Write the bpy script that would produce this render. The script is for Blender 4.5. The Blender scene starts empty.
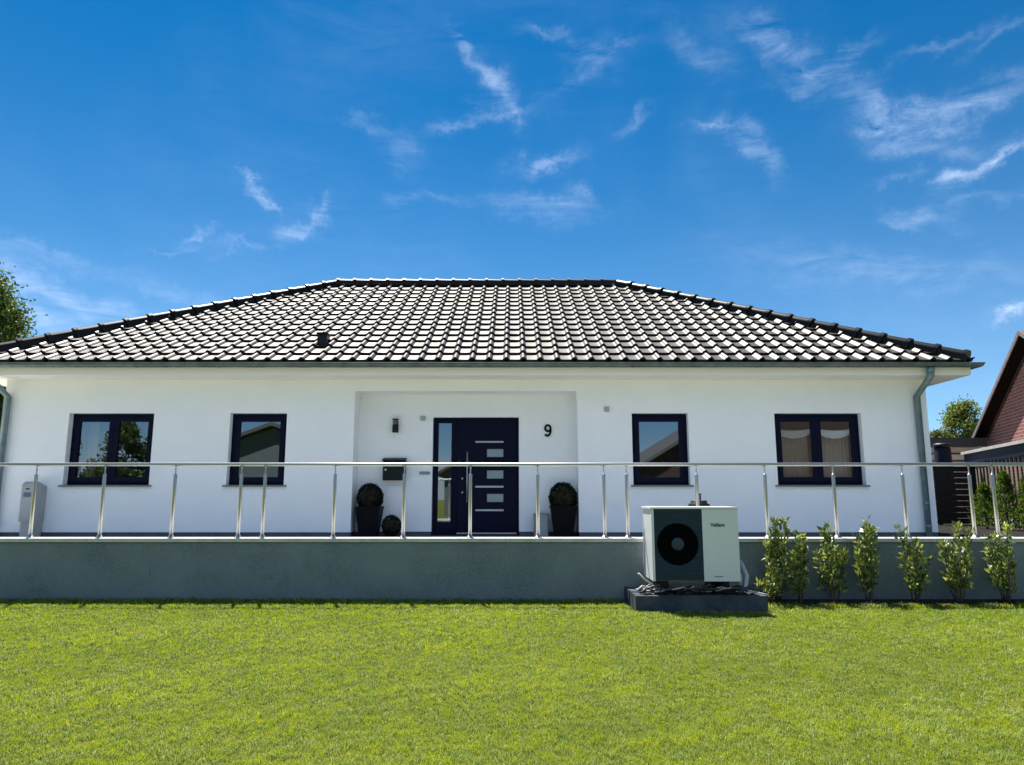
import bpy, bmesh, math, random
import numpy as np
from mathutils import Vector, Matrix
R = math.radians
random.seed(7); rng = np.random.default_rng(7)
scene = bpy.context.scene
COL = scene.collection

# ------------------------------------------------------------------ camera
EYE = 1.28; F = 715.0; TILT = 9.1
cam_d = bpy.data.cameras.new('camera'); cam = bpy.data.objects.new('camera', cam_d)
COL.objects.link(cam); scene.camera = cam
cam.location = (0, 0, EYE); cam.rotation_euler = (R(90+TILT), 0, 0)
cam_d.sensor_width = 36; cam_d.lens = F/1024*36; cam_d.clip_end = 3000; cam_d.clip_start = .05
cT, sT = math.cos(R(TILT)), math.sin(R(TILT))
def ray(px, py):
    a = 382.5-py
    return (px-512, F*cT-a*sT, F*sT+a*cT)
def at(px, py, Y):
    x, y, z = ray(px, py)
    return (x*Y/y, Y, EYE+z*Y/y)

# ------------------------------------------------------------------ materials
def mat(name, col=(.5, .5, .5), rough=.6, metal=0, spec=.5, **k):
    m = bpy.data.materials.new(name); m.use_nodes = True
    b = m.node_tree.nodes['Principled BSDF']
    b.inputs['Base Color'].default_value = (*col, 1); b.inputs['Roughness'].default_value = rough
    b.inputs['Metallic'].default_value = metal; b.inputs['Specular IOR Level'].default_value = spec
    for kk, v in k.items(): b.inputs[kk.replace('_', ' ')].default_value = v
    return m
def nd(m, t, **k):
    n = m.node_tree.nodes.new(t)
    for a, v in k.items(): setattr(n, a, v)
    return n
def lk(m, a, b): m.node_tree.links.new(a, b)
def bsdf(m): return m.node_tree.nodes['Principled BSDF']
def vary(m, c1, c2, scale=5, detail=6, rough=.6, lo=.35, hi=.65, bump=0, bscale=None, bdist=.01, stretch=(1, 1, 1), c3=None, c3s=60):
    """noise between two colours, optional fine speckle c3, optional bump"""
    tc = nd(m, 'ShaderNodeTexCoord'); mp = nd(m, 'ShaderNodeMapping'); mp.inputs['Scale'].default_value = stretch
    lk(m, tc.outputs['Object'], mp.inputs['Vector'])
    n = nd(m, 'ShaderNodeTexNoise'); n.inputs['Scale'].default_value = scale; n.inputs['Detail'].default_value = detail
    n.inputs['Roughness'].default_value = rough; lk(m, mp.outputs[0], n.inputs['Vector'])
    r = nd(m, 'ShaderNodeValToRGB'); r.color_ramp.elements[0].position = lo; r.color_ramp.elements[1].position = hi
    r.color_ramp.elements[0].color = (*c1, 1); r.color_ramp.elements[1].color = (*c2, 1)
    lk(m, n.outputs[0], r.inputs[0]); out = r.outputs[0]
    if c3:
        n3 = nd(m, 'ShaderNodeTexNoise'); n3.inputs['Scale'].default_value = c3s; n3.inputs['Detail'].default_value = 3
        lk(m, mp.outputs[0], n3.inputs['Vector'])
        r3 = nd(m, 'ShaderNodeValToRGB'); r3.color_ramp.elements[0].position = .5; r3.color_ramp.elements[1].position = .62
        lk(m, n3.outputs[0], r3.inputs[0])
        mx = nd(m, 'ShaderNodeMix', data_type='RGBA'); lk(m, r3.outputs[0], mx.inputs[0]); lk(m, out, mx.inputs[6]); mx.inputs[7].default_value = (*c3, 1)
        out = mx.outputs[2]
    lk(m, out, bsdf(m).inputs['Base Color'])
    if bump:
        nb = nd(m, 'ShaderNodeTexNoise'); nb.inputs['Scale'].default_value = bscale or scale*6; nb.inputs['Detail'].default_value = 4
        lk(m, mp.outputs[0], nb.inputs['Vector'])
        bp = nd(m, 'ShaderNodeBump'); bp.inputs['Strength'].default_value = bump; bp.inputs['Distance'].default_value = bdist
        lk(m, nb.outputs[0], bp.inputs['Height']); lk(m, bp.outputs[0], bsdf(m).inputs['Normal'])
    return m

M = {}
M['render'] = vary(mat('white_render', rough=.85, spec=.3), (.84, .85, .86), (.89, .89, .89), 1.3, 6, bump=.9, bscale=120, bdist=.006, lo=.3, hi=.7)
M['soffit'] = vary(mat('soffit_paint', rough=.55), (.74, .72, .66), (.80, .78, .72), 2, stretch=(1, 1, 3))
M['fascia'] = mat('fascia_paint', (.80, .77, .69), .5)
M['plinth'] = vary(mat('plinth_render', rough=.8), (.05, .065, .09), (.075, .09, .12), 9)
M['wallgrey'] = vary(mat('grey_stipple_render', rough=.9, spec=.2), (.115, .155, .165), (.20, .245, .25), 1.6, 8, lo=.3, hi=.7, bump=.9, bscale=150, bdist=.006, c3=(.22, .25, .255), c3s=110)
M['coping'] = vary(mat('coping_stone', rough=.6), (.42, .42, .40), (.55, .55, .52), 7, bump=.2, bscale=90)
M['paving'] = vary(mat('terrace_paving', rough=.8), (.50, .49, .47), (.58, .57, .54), 4)
M['steel'] = mat('brushed_steel', (.62, .62, .60), .45, 1)
M['steel'] = vary(M['steel'], (.36, .37, .37), (.46, .46, .45), 30, stretch=(1, 1, 8))
M['zinc'] = vary(mat('zinc_sheet', rough=.5, metal=.4), (.13, .19, .20), (.20, .27, .28), 6, stretch=(1, 1, 1))
M['frame'] = mat('dark_frame', (.003, .004, .019), .5, 0, .1)
M['sill'] = mat('sill_metal', (.16, .17, .19), .45, .4)
M['black'] = mat('black_metal', (.006, .006, .008), .5, 0, .3)
M['letterbox'] = mat('anthracite_steel', (.006, .010, .010), .5, 0, .2)
M['pump'] = vary(mat('pump_casing', rough=.4), (.66, .67, .66), (.71, .72, .71), 1.5)
M['pumpdark'] = mat('pump_grille', (.028, .052, .078), .5, 0, .3)
M['pumpblack'] = mat('pump_fan_black', (.0015, .002, .003), .7, 0, .05)
M['ink'] = mat('lettering_ink', (.02, .035, .03), .5)
M['cabinet'] = vary(mat('cabinet_plastic', rough=.6), (.36, .36, .34), (.42, .42, .40), 3)
M['cabinetdark'] = mat('cabinet_sticker', (.10, .14, .20), .4)
M['white'] = mat('white_plastic', (.75, .75, .74), .4)
M['greyplastic'] = mat('grey_plastic', (.22, .23, .23), .5)
M['conc'] = vary(mat('concrete_edging', rough=.9, spec=.2), (.035, .045, .06), (.075, .085, .10), 4, 8, bump=.6, bscale=70, bdist=.006)
M['gravel'] = vary(mat('dark_gravel', rough=.9), (.01, .01, .011), (.10, .095, .09), 40, lo=.4, hi=.7, bump=1, bscale=45, bdist=.03)
M['hose'] = mat('grey_hose', (.42, .43, .43), .5)
M['cable'] = mat('pale_cable', (.42, .40, .37), .55)
M['darkcable'] = mat('dark_cable', (.03, .03, .03), .5)
M['planter'] = mat('anthracite_planter', (.004, .004, .005), .6, 0, .1)
M['soil'] = vary(mat('soil', rough=1, spec=.1), (.012, .010, .007), (.04, .032, .02), 14, bump=1, bscale=40, bdist=.03)
M['bark'] = vary(mat('bark', rough=.9), (.06, .045, .03), (.14, .11, .08), 12, stretch=(1, 1, .3), bump=.6)
M['birchbark'] = vary(mat('birch_bark', rough=.8), (.06, .06, .05), (.45, .43, .40), 5, stretch=(.4, .4, 3), lo=.4, hi=.5)
M['curtain'] = mat('curtain_sheer', (.46, .38, .32), .9)
M['swag'] = mat('curtain_swag', (.85, .85, .85), .9, Emission_Strength=0)
M['interior'] = mat('interior_plaster', (.30, .29, .27), .9)
M['sunboard'] = vary(mat('carport_board', rough=.6), (.30, .29, .28), (.42, .40, .38), 3)
M['bluefascia'] = mat('blue_grey_fascia', (.004, .007, .020), .6, 0, .1)
M['slatwood'] = vary(mat('weathered_slats', rough=.8), (.10, .08, .06), (.20, .16, .13), 4, stretch=(3, 3, .5))
M['darkwood'] = vary(mat('dark_fence_wood', rough=.8), (.008, .007, .007), (.022, .018, .017), 4, stretch=(.5, 1, 6))
M['beige'] = vary(mat('beige_boards', rough=.7), (.38, .37, .30), (.48, .46, .38), 2)
M['darkroof'] = mat('dark_roof_felt', (.035, .038, .042), .7)
M['verge'] = vary(mat('verge_board', rough=.6), (.10, .075, .07), (.17, .13, .12), 6)
M['redtile'] = vary(mat('brown_tiles', rough=.7), (.06, .03, .024), (.12, .06, .045), 8)
M['greyroof'] = vary(mat('grey_roof', rough=.7), (.07, .075, .075), (.11, .11, .11), 6)
M['creamwall'] = mat('cream_wall', (.10, .13, .14), .8)

# roof tiles: dark satin glaze
m = mat('roof_tile_glaze', (.03, .03, .032), .34, 0, .4); M['tile'] = m
vary(m, (.014, .014, .0135), (.032, .031, .029), 3, 6)
bsdf(m).inputs['Specular Tint'].default_value = (1, .94, .84, 1)
nz = nd(m, 'ShaderNodeTexNoise'); nz.inputs['Scale'].default_value = 9; nz.inputs['Detail'].default_value = 5
mr = nd(m, 'ShaderNodeMapRange'); bsdf(m).inputs['IOR'].default_value = 1.5; mr.inputs[3].default_value = .38; mr.inputs[4].default_value = .56
lk(m, nz.outputs[0], mr.inputs[0]); lk(m, mr.outputs[0], bsdf(m).inputs['Roughness'])

M['ridge'] = mat('ridge_tile_glaze', (.006, .006, .006), .42, 0, .22, Specular_Tint=(1, .9, .8, 1))
_n = nd(M['tile'], 'ShaderNodeTexNoise'); _n.inputs['Scale'].default_value = 55; _n.inputs['Detail'].default_value = 4
_b = nd(M['tile'], 'ShaderNodeBump'); _b.inputs['Strength'].default_value = .35; _b.inputs['Distance'].default_value = .004
lk(M['tile'], _n.outputs[0], _b.inputs['Height']); lk(M['tile'], _b.outputs[0], bsdf(M['tile']).inputs['Normal'])
# brick
def brick_mat(name, c1, c2, mortar, axis='XZ', sc=1.0):
    m = mat(name, rough=.85, spec=.2)
    tc = nd(m, 'ShaderNodeTexCoord'); sp = nd(m, 'ShaderNodeSeparateXYZ'); cb = nd(m, 'ShaderNodeCombineXYZ')
    lk(m, tc.outputs['Object'], sp.inputs[0]); lk(m, sp.outputs[axis[0]], cb.inputs[0]); lk(m, sp.outputs['Z'], cb.inputs[1])
    b = nd(m, 'ShaderNodeTexBrick'); lk(m, cb.outputs[0], b.inputs['Vector'])
    b.inputs['Scale'].default_value = sc; b.inputs['Brick Width'].default_value = .26; b.inputs['Row Height'].default_value = .105
    b.inputs['Mortar Size'].default_value = .012; b.inputs['Color1'].default_value = (*c1, 1); b.inputs['Color2'].default_value = (*c2, 1)
    b.inputs['Mortar'].default_value = (*mortar, 1); lk(m, b.outputs[0], bsdf(m).inputs['Base Color']); return m
M['brick'] = brick_mat('red_brown_brick', (.16, .045, .035), (.23, .07, .05), (.28, .22, .20), 'YZ')
M['brick2'] = brick_mat('brown_brick', (.05, .027, .022), (.065, .035, .027), (.08, .07, .06))

# window glass: coated pane, mirror-like share plus view into the room
m = bpy.data.materials.new('window_glass'); m.use_nodes = True; M['glass'] = m
nt = m.node_tree; nt.nodes.clear(); o = nt.nodes.new('ShaderNodeOutputMaterial')
gl = nt.nodes.new('ShaderNodeBsdfGlossy'); gl.inputs['Roughness'].default_value = .004; gl.inputs['Color'].default_value = (.88, .95, 1, 1)
tr = nt.nodes.new('ShaderNodeBsdfTransparent'); tr.inputs['Color'].default_value = (.80, .84, .84, 1)
fr = nt.nodes.new('ShaderNodeFresnel'); fr.inputs[0].default_value = 1.5
mr = nt.nodes.new('ShaderNodeMapRange'); mr.inputs[1].default_value = .04; mr.inputs[2].default_value = 1; mr.inputs[3].default_value = .24; mr.inputs[4].default_value = 1
mx = nt.nodes.new('ShaderNodeMixShader'); nt.links.new(fr.outputs[0], mr.inputs[0]); nt.links.new(mr.outputs[0], mx.inputs[0])
nt.links.new(tr.outputs[0], mx.inputs[1]); nt.links.new(gl.outputs[0], mx.inputs[2]); nt.links.new(mx.outputs[0], o.inputs[0])

# foliage: per-leaf colour attribute, diffuse + translucent + a little gloss
def leaf_mat(name, rough=.45, trans=.35, tint=(1.25, 1.2, .45), spec=.4):
    m = bpy.data.materials.new(name); m.use_nodes = True; nt = m.node_tree
    b = nt.nodes['Principled BSDF']; b.inputs['Roughness'].default_value = rough; b.inputs['Specular IOR Level'].default_value = spec
    a = nt.nodes.new('ShaderNodeAttribute'); a.attribute_name = 'tone'
    nt.links.new(a.outputs[0], b.inputs['Base Color'])
    t = nt.nodes.new('ShaderNodeBsdfTranslucent'); mu = nt.nodes.new('ShaderNodeMix'); mu.data_type = 'RGBA'; mu.blend_type = 'MULTIPLY'
    mu.clamp_result = False
    mu.inputs[0].default_value = 1; nt.links.new(a.outputs[0], mu.inputs[6]); mu.inputs[7].default_value = (*tint, 1)
    nt.links.new(mu.outputs[2], t.inputs[0])
    mx = nt.nodes.new('ShaderNodeMixShader'); mx.inputs[0].default_value = trans
    nt.links.new(b.outputs[0], mx.inputs[1]); nt.links.new(t.outputs[0], mx.inputs[2])
    nt.links.new(mx.outputs[0], nt.nodes['Material Output'].inputs[0]); return m
M['leaf'] = leaf_mat('leaves', .55, .35, spec=.2); M['glossyleaf'] = leaf_mat('laurel_leaves', .34, .35, spec=.8)
M['grass'] = leaf_mat('grass_blades', .5, .42, (1.3, 1.2, .35), .3)
m = mat('lawn_base', rough=1, spec=.1); M['lawn'] = vary(m, (.07, .09, .015), (.17, .18, .03), 3, 10, rough=.75, lo=.3, hi=.7, bump=1, bscale=90, bdist=.03)

# ------------------------------------------------------------------ mesh helpers
def tag(o, label=None, cat=None, group=None, kind=None):
    for k, v in (('label', label), ('category', cat), ('group', group), ('kind', kind)):
        if v: o[k] = v
    return o
def empty(name, loc, label, cat, group=None, rz=0):
    o = bpy.data.objects.new(name, None); COL.objects.link(o); o.location = loc; o.rotation_euler.z = rz
    o.empty_display_size = .1
    return tag(o, label, cat, group)
class MB:
    def __init__(s): s.bm = bmesh.new()
    def face(s, pts):
        return s.bm.faces.new([s.bm.verts.new(p) for p in pts])
    def box(s, x0, x1, y0, y1, z0, z1):
        v = [s.bm.verts.new(p) for p in ((x0, y0, z0), (x1, y0, z0), (x1, y1, z0), (x0, y1, z0), (x0, y0, z1), (x1, y0, z1), (x1, y1, z1), (x0, y1, z1))]
        for f in ((0, 3, 2, 1), (4, 5, 6, 7), (0, 1, 5, 4), (1, 2, 6, 5), (2, 3, 7, 6), (3, 0, 4, 7)): s.bm.faces.new([v[i] for i in f])
        return s
    def prism(s, prof, d0, d1, f):
        """profile points (a,b) swept between d0 and d1; f(a,b,d) -> xyz"""
        A = [s.bm.verts.new(f(a, b, d0)) for a, b in prof]; B = [s.bm.verts.new(f(a, b, d1)) for a, b in prof]
        n = len(prof); s.bm.faces.new(A); s.bm.faces.new(B[::-1])
        for i in range(n): s.bm.faces.new((A[i], B[i], B[(i+1) % n], A[(i+1) % n]))
        return s
    def tube(s, pts, r, n=10, cap=True):
        pts = [Vector(p) for p in pts]; rings = []
        rs = r if isinstance(r, (list, tuple)) else [r]*len(pts)
        up = None
        for i, p in enumerate(pts):
            d = (pts[min(i+1, len(pts)-1)]-pts[max(i-1, 0)]).normalized()
            if up is None:
                up = Vector((0, 0, 1)) if abs(d.z) < .9 else Vector((1, 0, 0))
            a = d.cross(up).normalized(); b = a.cross(d).normalized(); up = b
            sc = 1
            if 0 < i < len(pts)-1:
                c = (pts[i+1]-p).normalized().dot((p-pts[i-1]).normalized()); sc = 1/max(.5, math.sqrt((1+c)/2))
            rings.append([s.bm.verts.new(p+(a*math.cos(2*math.pi*k/n)+b*math.sin(2*math.pi*k/n))*rs[i]*sc) for k in range(n)])
        for A, B in zip(rings, rings[1:]):
            for k in range(n): s.bm.faces.new((A[k], A[(k+1) % n], B[(k+1) % n], B[k])).smooth = True
        if cap: s.bm.faces.new(rings[0][::-1]); s.bm.faces.new(rings[-1])
        return s
    def lathe(s, prof, c=(0, 0, 0), n=24, smooth=True, axis='Z'):
        rings = []
        def P(r, a, h):
            x, y = r*math.cos(a), r*math.sin(a)
            return (c[0]+x, c[1]+y, c[2]+h) if axis == 'Z' else (c[0]+x, c[1]-h, c[2]+y)
        for r, h in prof: rings.append([s.bm.verts.new(P(max(r, 1e-4), 2*math.pi*k/n, h)) for k in range(n)])
        for A, B in zip(rings, rings[1:]):
            for k in range(n): s.bm.faces.new((A[k], A[(k+1) % n], B[(k+1) % n], B[k])).smooth = smooth
        s.bm.faces.new(rings[0][::-1]); s.bm.faces.new(rings[-1])
        return s
    def build(s, name, m, parent=None, bevel=0, norm=True, shift=None):
        if bevel:
            e = [e for e in s.bm.edges if len(e.link_faces) == 2 and e.calc_face_angle(0) > .6]
            bmesh.ops.bevel(s.bm, geom=e, offset=bevel, segments=2, profile=.6, affect='EDGES', clamp_overlap=True)
        if norm: bmesh.ops.recalc_face_normals(s.bm, faces=s.bm.faces)
        me = bpy.data.meshes.new(name); s.bm.to_mesh(me); s.bm.free(); me.materials.append(m)
        o = bpy.data.objects.new(name, me); COL.objects.link(o)
        if parent:
            o.parent = parent
            o.matrix_parent_inverse = Matrix.Translation(parent.location).inverted() if parent.parent is None and parent.type == 'EMPTY' and parent.rotation_euler.z == 0 and not shift else Matrix()
        return o
def local(o, parent):
    o.matrix_parent_inverse = Matrix(); return o
def recentre(o):
    """put a top-level mesh's origin at its base centre"""
    me = o.data; n = len(me.vertices); co = np.empty(n*3); me.vertices.foreach_get('co', co); co = co.reshape(-1, 3)
    c = (co.min(0)+co.max(0))/2; c[2] = co[:, 2].min(); co -= c
    me.vertices.foreach_set('co', co.ravel()); me.update(); o.location = c
    return o
def struct(name, mb, m, **k): return tag(mb.build(name, m, **k), kind='structure')

def text_mesh(name, body, size, ext, m, parent, loc, bold=0):
    cu = bpy.data.curves.new(name, 'FONT'); cu.body = body; cu.size = size; cu.extrude = ext; cu.offset = bold
    cu.align_x = 'CENTER'; cu.align_y = 'CENTER'
    t = bpy.data.objects.new('tmp', cu); COL.objects.link(t)
    bpy.context.view_layer.update()
    me = bpy.data.meshes.new_from_object(t.evaluated_get(bpy.context.evaluated_depsgraph_get()))
    bpy.data.objects.remove(t); bpy.data.curves.remove(cu)
    me.name = name; me.materials.clear(); me.materials.append(m)
    me.transform(Matrix.Translation(loc) @ Matrix.Rotation(R(90), 4, 'X'))
    o = bpy.data.objects.new(name, me); COL.objects.link(o)
    if parent:
        o.parent = parent; o.matrix_parent_inverse = Matrix.Translation(parent.location).inverted()
    return o

def np_mesh(name, V, quads_per, tone, m, nv):
    """many identical small leaf meshes: V (N,nv,3), faces list quads_per (index lists), tone (N,3)"""
    N = len(V); me = bpy.data.meshes.new(name)
    V = V.reshape(-1, 3); me.vertices.add(len(V)); me.vertices.foreach_set('co', V.astype(np.float32).ravel())
    lens = [len(f) for f in quads_per]; L = sum(lens)
    base = np.concatenate([np.array(f) for f in quads_per])
    loops = (np.arange(N)[:, None]*nv+base[None, :]).ravel()
    me.loops.add(len(loops)); me.loops.foreach_set('vertex_index', loops.astype(np.int32))
    st = np.concatenate([[0], np.cumsum(lens)[:-1]])
    starts = (np.arange(N)[:, None]*L+st[None, :]).ravel()
    me.polygons.add(len(starts)); me.polygons.foreach_set('loop_start', starts.astype(np.int32))
    me.polygons.foreach_set('use_smooth', np.ones(len(starts), bool))
    at_ = me.color_attributes.new('tone', 'FLOAT_COLOR', 'POINT')
    c = np.ones((N, nv, 4), np.float32); c[:, :, :3] = tone[:, None, :]
    at_.data.foreach_set('color', c.ravel())
    me.update(calc_edges=True); me.validate(); me.materials.append(m)
    return me
def link(name, me, parent=None):
    o = bpy.data.objects.new(name, me); COL.objects.link(o)
    if parent: o.parent = parent
    return o
def leaves(name, P, L, W, m, c1, c2, parent=None, up=.3, outdir=None, pw=1.0):
    """folded leaf (6 verts) at each P; L,W arrays or scalars"""
    N = len(P); d = rng.normal(size=(N, 3)); d[:, 2] += up*1.0
    if outdir is not None: d += outdir*1.2
    d /= np.linalg.norm(d, axis=1)[:, None]
    q = rng.normal(size=(N, 3)); s = np.cross(d, q); s /= np.linalg.norm(s, axis=1)[:, None]; nn = np.cross(s, d)
    L = np.broadcast_to(np.asarray(L, float), (N,))*rng.uniform(.7, 1.25, N); W = np.broadcast_to(np.asarray(W, float), (N,))*rng.uniform(.8, 1.2, N)
    l = L[:, None]; w = W[:, None]
    V = np.stack([P, P+d*l*.45+s*w*.5+nn*w*.18, P+d*l+nn*w*-.2, P+d*l*.45-s*w*.5+nn*w*.18, P+d*l*.5], 1)
    t = rng.uniform(0, 1, (N, 1))**pw; tone = np.array(c1)*(1-t)+np.array(c2)*t
    me = np_mesh(name, V, [(0, 1, 4), (1, 2, 4), (0, 4, 3), (4, 2, 3)], tone, m, 5)
    return link(name, me, parent)

# ------------------------------------------------------------------ setting
FY = 12.9; RY = 13.35; FLOOR = .56
WALLY = 9.25; COPZ = .765
m = MB(); m.face([(-600, -300, 0), (600, -300, 0), (600, 900, 0), (-600, 900, 0)])
lawn = struct('lawn', m, M['lawn'])
m = MB(); m.box(-14, 24, WALLY+.22, 60, -.05, FLOOR); terr = struct('terrace', m, M['paving'])

m = MB(); m.face([(7.75, 9.6, FLOOR+.004), (12.5, 9.6, FLOOR+.004), (14, 30, FLOOR+.004), (7.75, 30, FLOOR+.004)]); struct('side_path', m, vary(mat('dark_ground', rough=1, spec=.1), (.006, .006, .005), (.018, .016, .013), 6))
# grass blades (stuff)
def grass():
    Ps = []; hs = []; ws = []
    for y0, y1, dens, w, h in ((1.5, 3.3, 2500, .0045, .032), (3.3, 4.6, 13000, .0026, .022), (4.6, 6.2, 8000, .0032, .023), (6.2, 7.8, 6000, .0040, .025), (7.8, 9.27, 5200, .0050, .025)):
        xw = .78*y1+1.0; n = int(dens*(y1-y0)*2*xw)
        p = np.stack([rng.uniform(-xw, xw, n), rng.uniform(y0, y1, n)], 1); Ps.append(p)
        hs.append(np.full(n, h)); ws.append(np.full(n, w))
    P = np.concatenate(Ps); h = np.concatenate(hs); w = np.concatenate(ws)
    def nz(x, y, s, seed):
        r = np.random.default_rng(seed); out = 0
        for k in range(7):
            a = r.uniform(0, 6.28); f = s*r.uniform(.5, 2.2); out = out+np.sin((x*math.cos(a)+y*math.sin(a))*f+r.uniform(0, 6.28)+1.3*np.sin(x*f*.6+k)+1.1*np.cos(y*f*.5-k))
        return out/7
    # keep off the concrete base and the soil bed
    x, y = P[:, 0], P[:, 1]
    bad = ((x > 1.38) & (x < 2.91) & (y > 8.36)) | ((x > 2.9) & (y > 8.78+.07*nz(x, y, 9, 3)))
    P = P[~bad]; h = h[~bad]; w = w[~bad]; x, y = P[:, 0], P[:, 1]; N = len(P)
    patch = nz(x, y, 1.6, 11)*.5+nz(x, y, 5, 5)*.5; fine = nz(x, y, 17, 9)
    # near the wall a few longer tufts
    h = h*(1.1+.45*patch+.6*fine)*rng.uniform(.6, 1.35, N)
    long_ = (y > 9.12) | ((x > 2.9) & (y > 8.6)); h = np.where(long_, h*rng.uniform(1, 2.2, N), h)
    a = nz(x, y, 7, 31)*9+nz(x, y, 22, 32)*5+rng.normal(0, .9, N); lean = rng.uniform(.3, 1.5, N)
    d = np.stack([np.cos(a), np.sin(a), np.zeros(N)], 1); s = np.stack([-np.sin(a), np.cos(a), np.zeros(N)], 1)
    a2 = rng.uniform(-.9, .9, N); s = s*np.cos(a2)[:, None]+d*np.sin(a2)[:, None]
    B = np.stack([x, y, np.zeros(N)], 1); w2 = (w*rng.uniform(.7, 1.3, N))[:, None]; hh = h[:, None]; ln = lean[:, None]
    up = np.array([0, 0, 1.0])
    m1 = B+up*hh*.55+d*hh*ln*.25; tp = B+up*hh*(1-.25*ln)+d*hh*ln*.85
    V = np.stack([B-s*w2*.5, B+s*w2*.5, m1+s*w2*.45, tp, m1-s*w2*.45], 1)
    g = np.clip(.5+1.15*patch+.6*fine+rng.normal(0, .09, N), 0, 1)[:, None]
    c = np.array([.135, .21, .014])*(1-g)+np.array([.225, .30, .03])*g
    dryp = (rng.uniform(0, 1, N) < (.05+.16*np.clip(nz(x, y, 2.3, 21)+.6*np.exp(-((x-2.75)/.7)**2-((y-4.4)/.5)**2)+.9*np.exp(-((x-.5)/.6)**2-((y-8.8)/.12)**2)+.4*np.exp(-((x+.8)/.5)**2-((y-3.75)/.25)**2), 0, 1)))[:, None]
    c = np.where(dryp, np.array([.42, .40, .17])*rng.uniform(.7, 1.1, (N, 1)), c)
    lush = (rng.uniform(0, 1, N) < .10)[:, None]; c = np.where(lush, np.array([.09, .17, .014]), c)
    o = link('grass', np_mesh('grass', V, [(0, 1, 2, 4), (4, 2, 3)], c, M['grass'], 5))
    tag(o, 'short sunlit yellow green grass covering the lawn', 'grass', kind='stuff')
grass()
# soil bed below the shrubs
m = MB()
N = 40
top = [(2.9+i*(9.5)/N, 8.80+random.uniform(-.05, .05)) for i in range(N+1)]
vs = [m.bm.verts.new((x, y, .012)) for x, y in top]; ws = [m.bm.verts.new((x, (y+9.24)/2, .035+random.uniform(0, .02))) for x, y in top]; wt = [m.bm.verts.new((x, 9.245, .02)) for x, y in top]
for i in range(N):
    m.bm.faces.new((vs[i], vs[i+1], ws[i+1], ws[i])); m.bm.faces.new((ws[i], ws[i+1], wt[i+1], wt[i]))
struct('soil_bed', m, M['soil'])

# ------------------------------------------------------------------ retaining wall
rw = empty('retaining_wall', (0, 9.4, 0), 'low grey roughcast retaining wall between the lawn and the terrace', 'wall')
m = MB(); m.box(-12, 12, WALLY, WALLY+.24, -.2, COPZ-.045); m.build('wall_body', M['wallgrey'], rw)
m = MB(); x = -12
while x < 12:
    m.box(x+.002, min(x+1.19, 12), WALLY-.025, WALLY+.265, COPZ-.045, COPZ); x += 1.192
m.build('coping', M['coping'], rw, bevel=.004)
for k, (px, py, dx, dz) in enumerate([(439, 575, .05, .16), (272, 578, -.09, .05), (40, 590, .07, .03), (590, 570, .02, .09), (150, 572, -.03, .10), (505, 588, .1, .02)]):
    x, _, z = at(px, py, WALLY); m = MB(); n = 6; pts = [(x+dx*(i/n-.5)+random.uniform(-.008, .008), WALLY-.0005, z+dz*(i/n-.5)+random.uniform(-.004, .004)) for i in range(n+1)]
    m.tube(pts, [.0012]+[random.uniform(.0015, .0035) for _ in range(n-1)]+[.0008], 5); m.build('scratch', M['plinth'], rw)

# ------------------------------------------------------------------ railing
rl = empty('railing', (0, 9.38, COPZ), 'stainless steel railing with round handrail on the grey wall', 'railing')
RAILZ = 1.70; PY = 9.38
m = MB(); m.tube([(-9.2, PY, RAILZ), (9.2, PY, RAILZ)], .0225, 16); m.build('handrail', M['steel'], rl)
posts = [-8.27, -7.97, -7.08, -6.19, -5.30, -4.38, -3.52, -3.21, -2.30, -1.40, -.54, .334, 1.194, 1.49, 2.40, 3.29, 4.18, 5.08, 5.95, 6.25, 7.15, 8.05]
def post_mesh():
    m = MB(); m.lathe([(.0215, 0), (.0215, .80), (.019, .808), (.008, .812), (.008, .905), (.02, .912)], (0, 0, 0), 14); return m
p0 = post_mesh().build('post', M['steel']); f0 = MB().lathe([(.05, 0), (.05, .008), (.035, .014), (.026, .03), (.0222, .032)], (0, 0, 0), 18).build('base_flange', M['steel'])
f0.parent = p0
for i, x in enumerate(posts):
    if i == 0: p, f = p0, f0
    else:
        p = p0.copy(); COL.objects.link(p); f = f0.copy(); COL.objects.link(f)
    f.parent = p; f.location = (0, 0, 0); p.parent = rl; p.location = (x, 0, .001)

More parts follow.
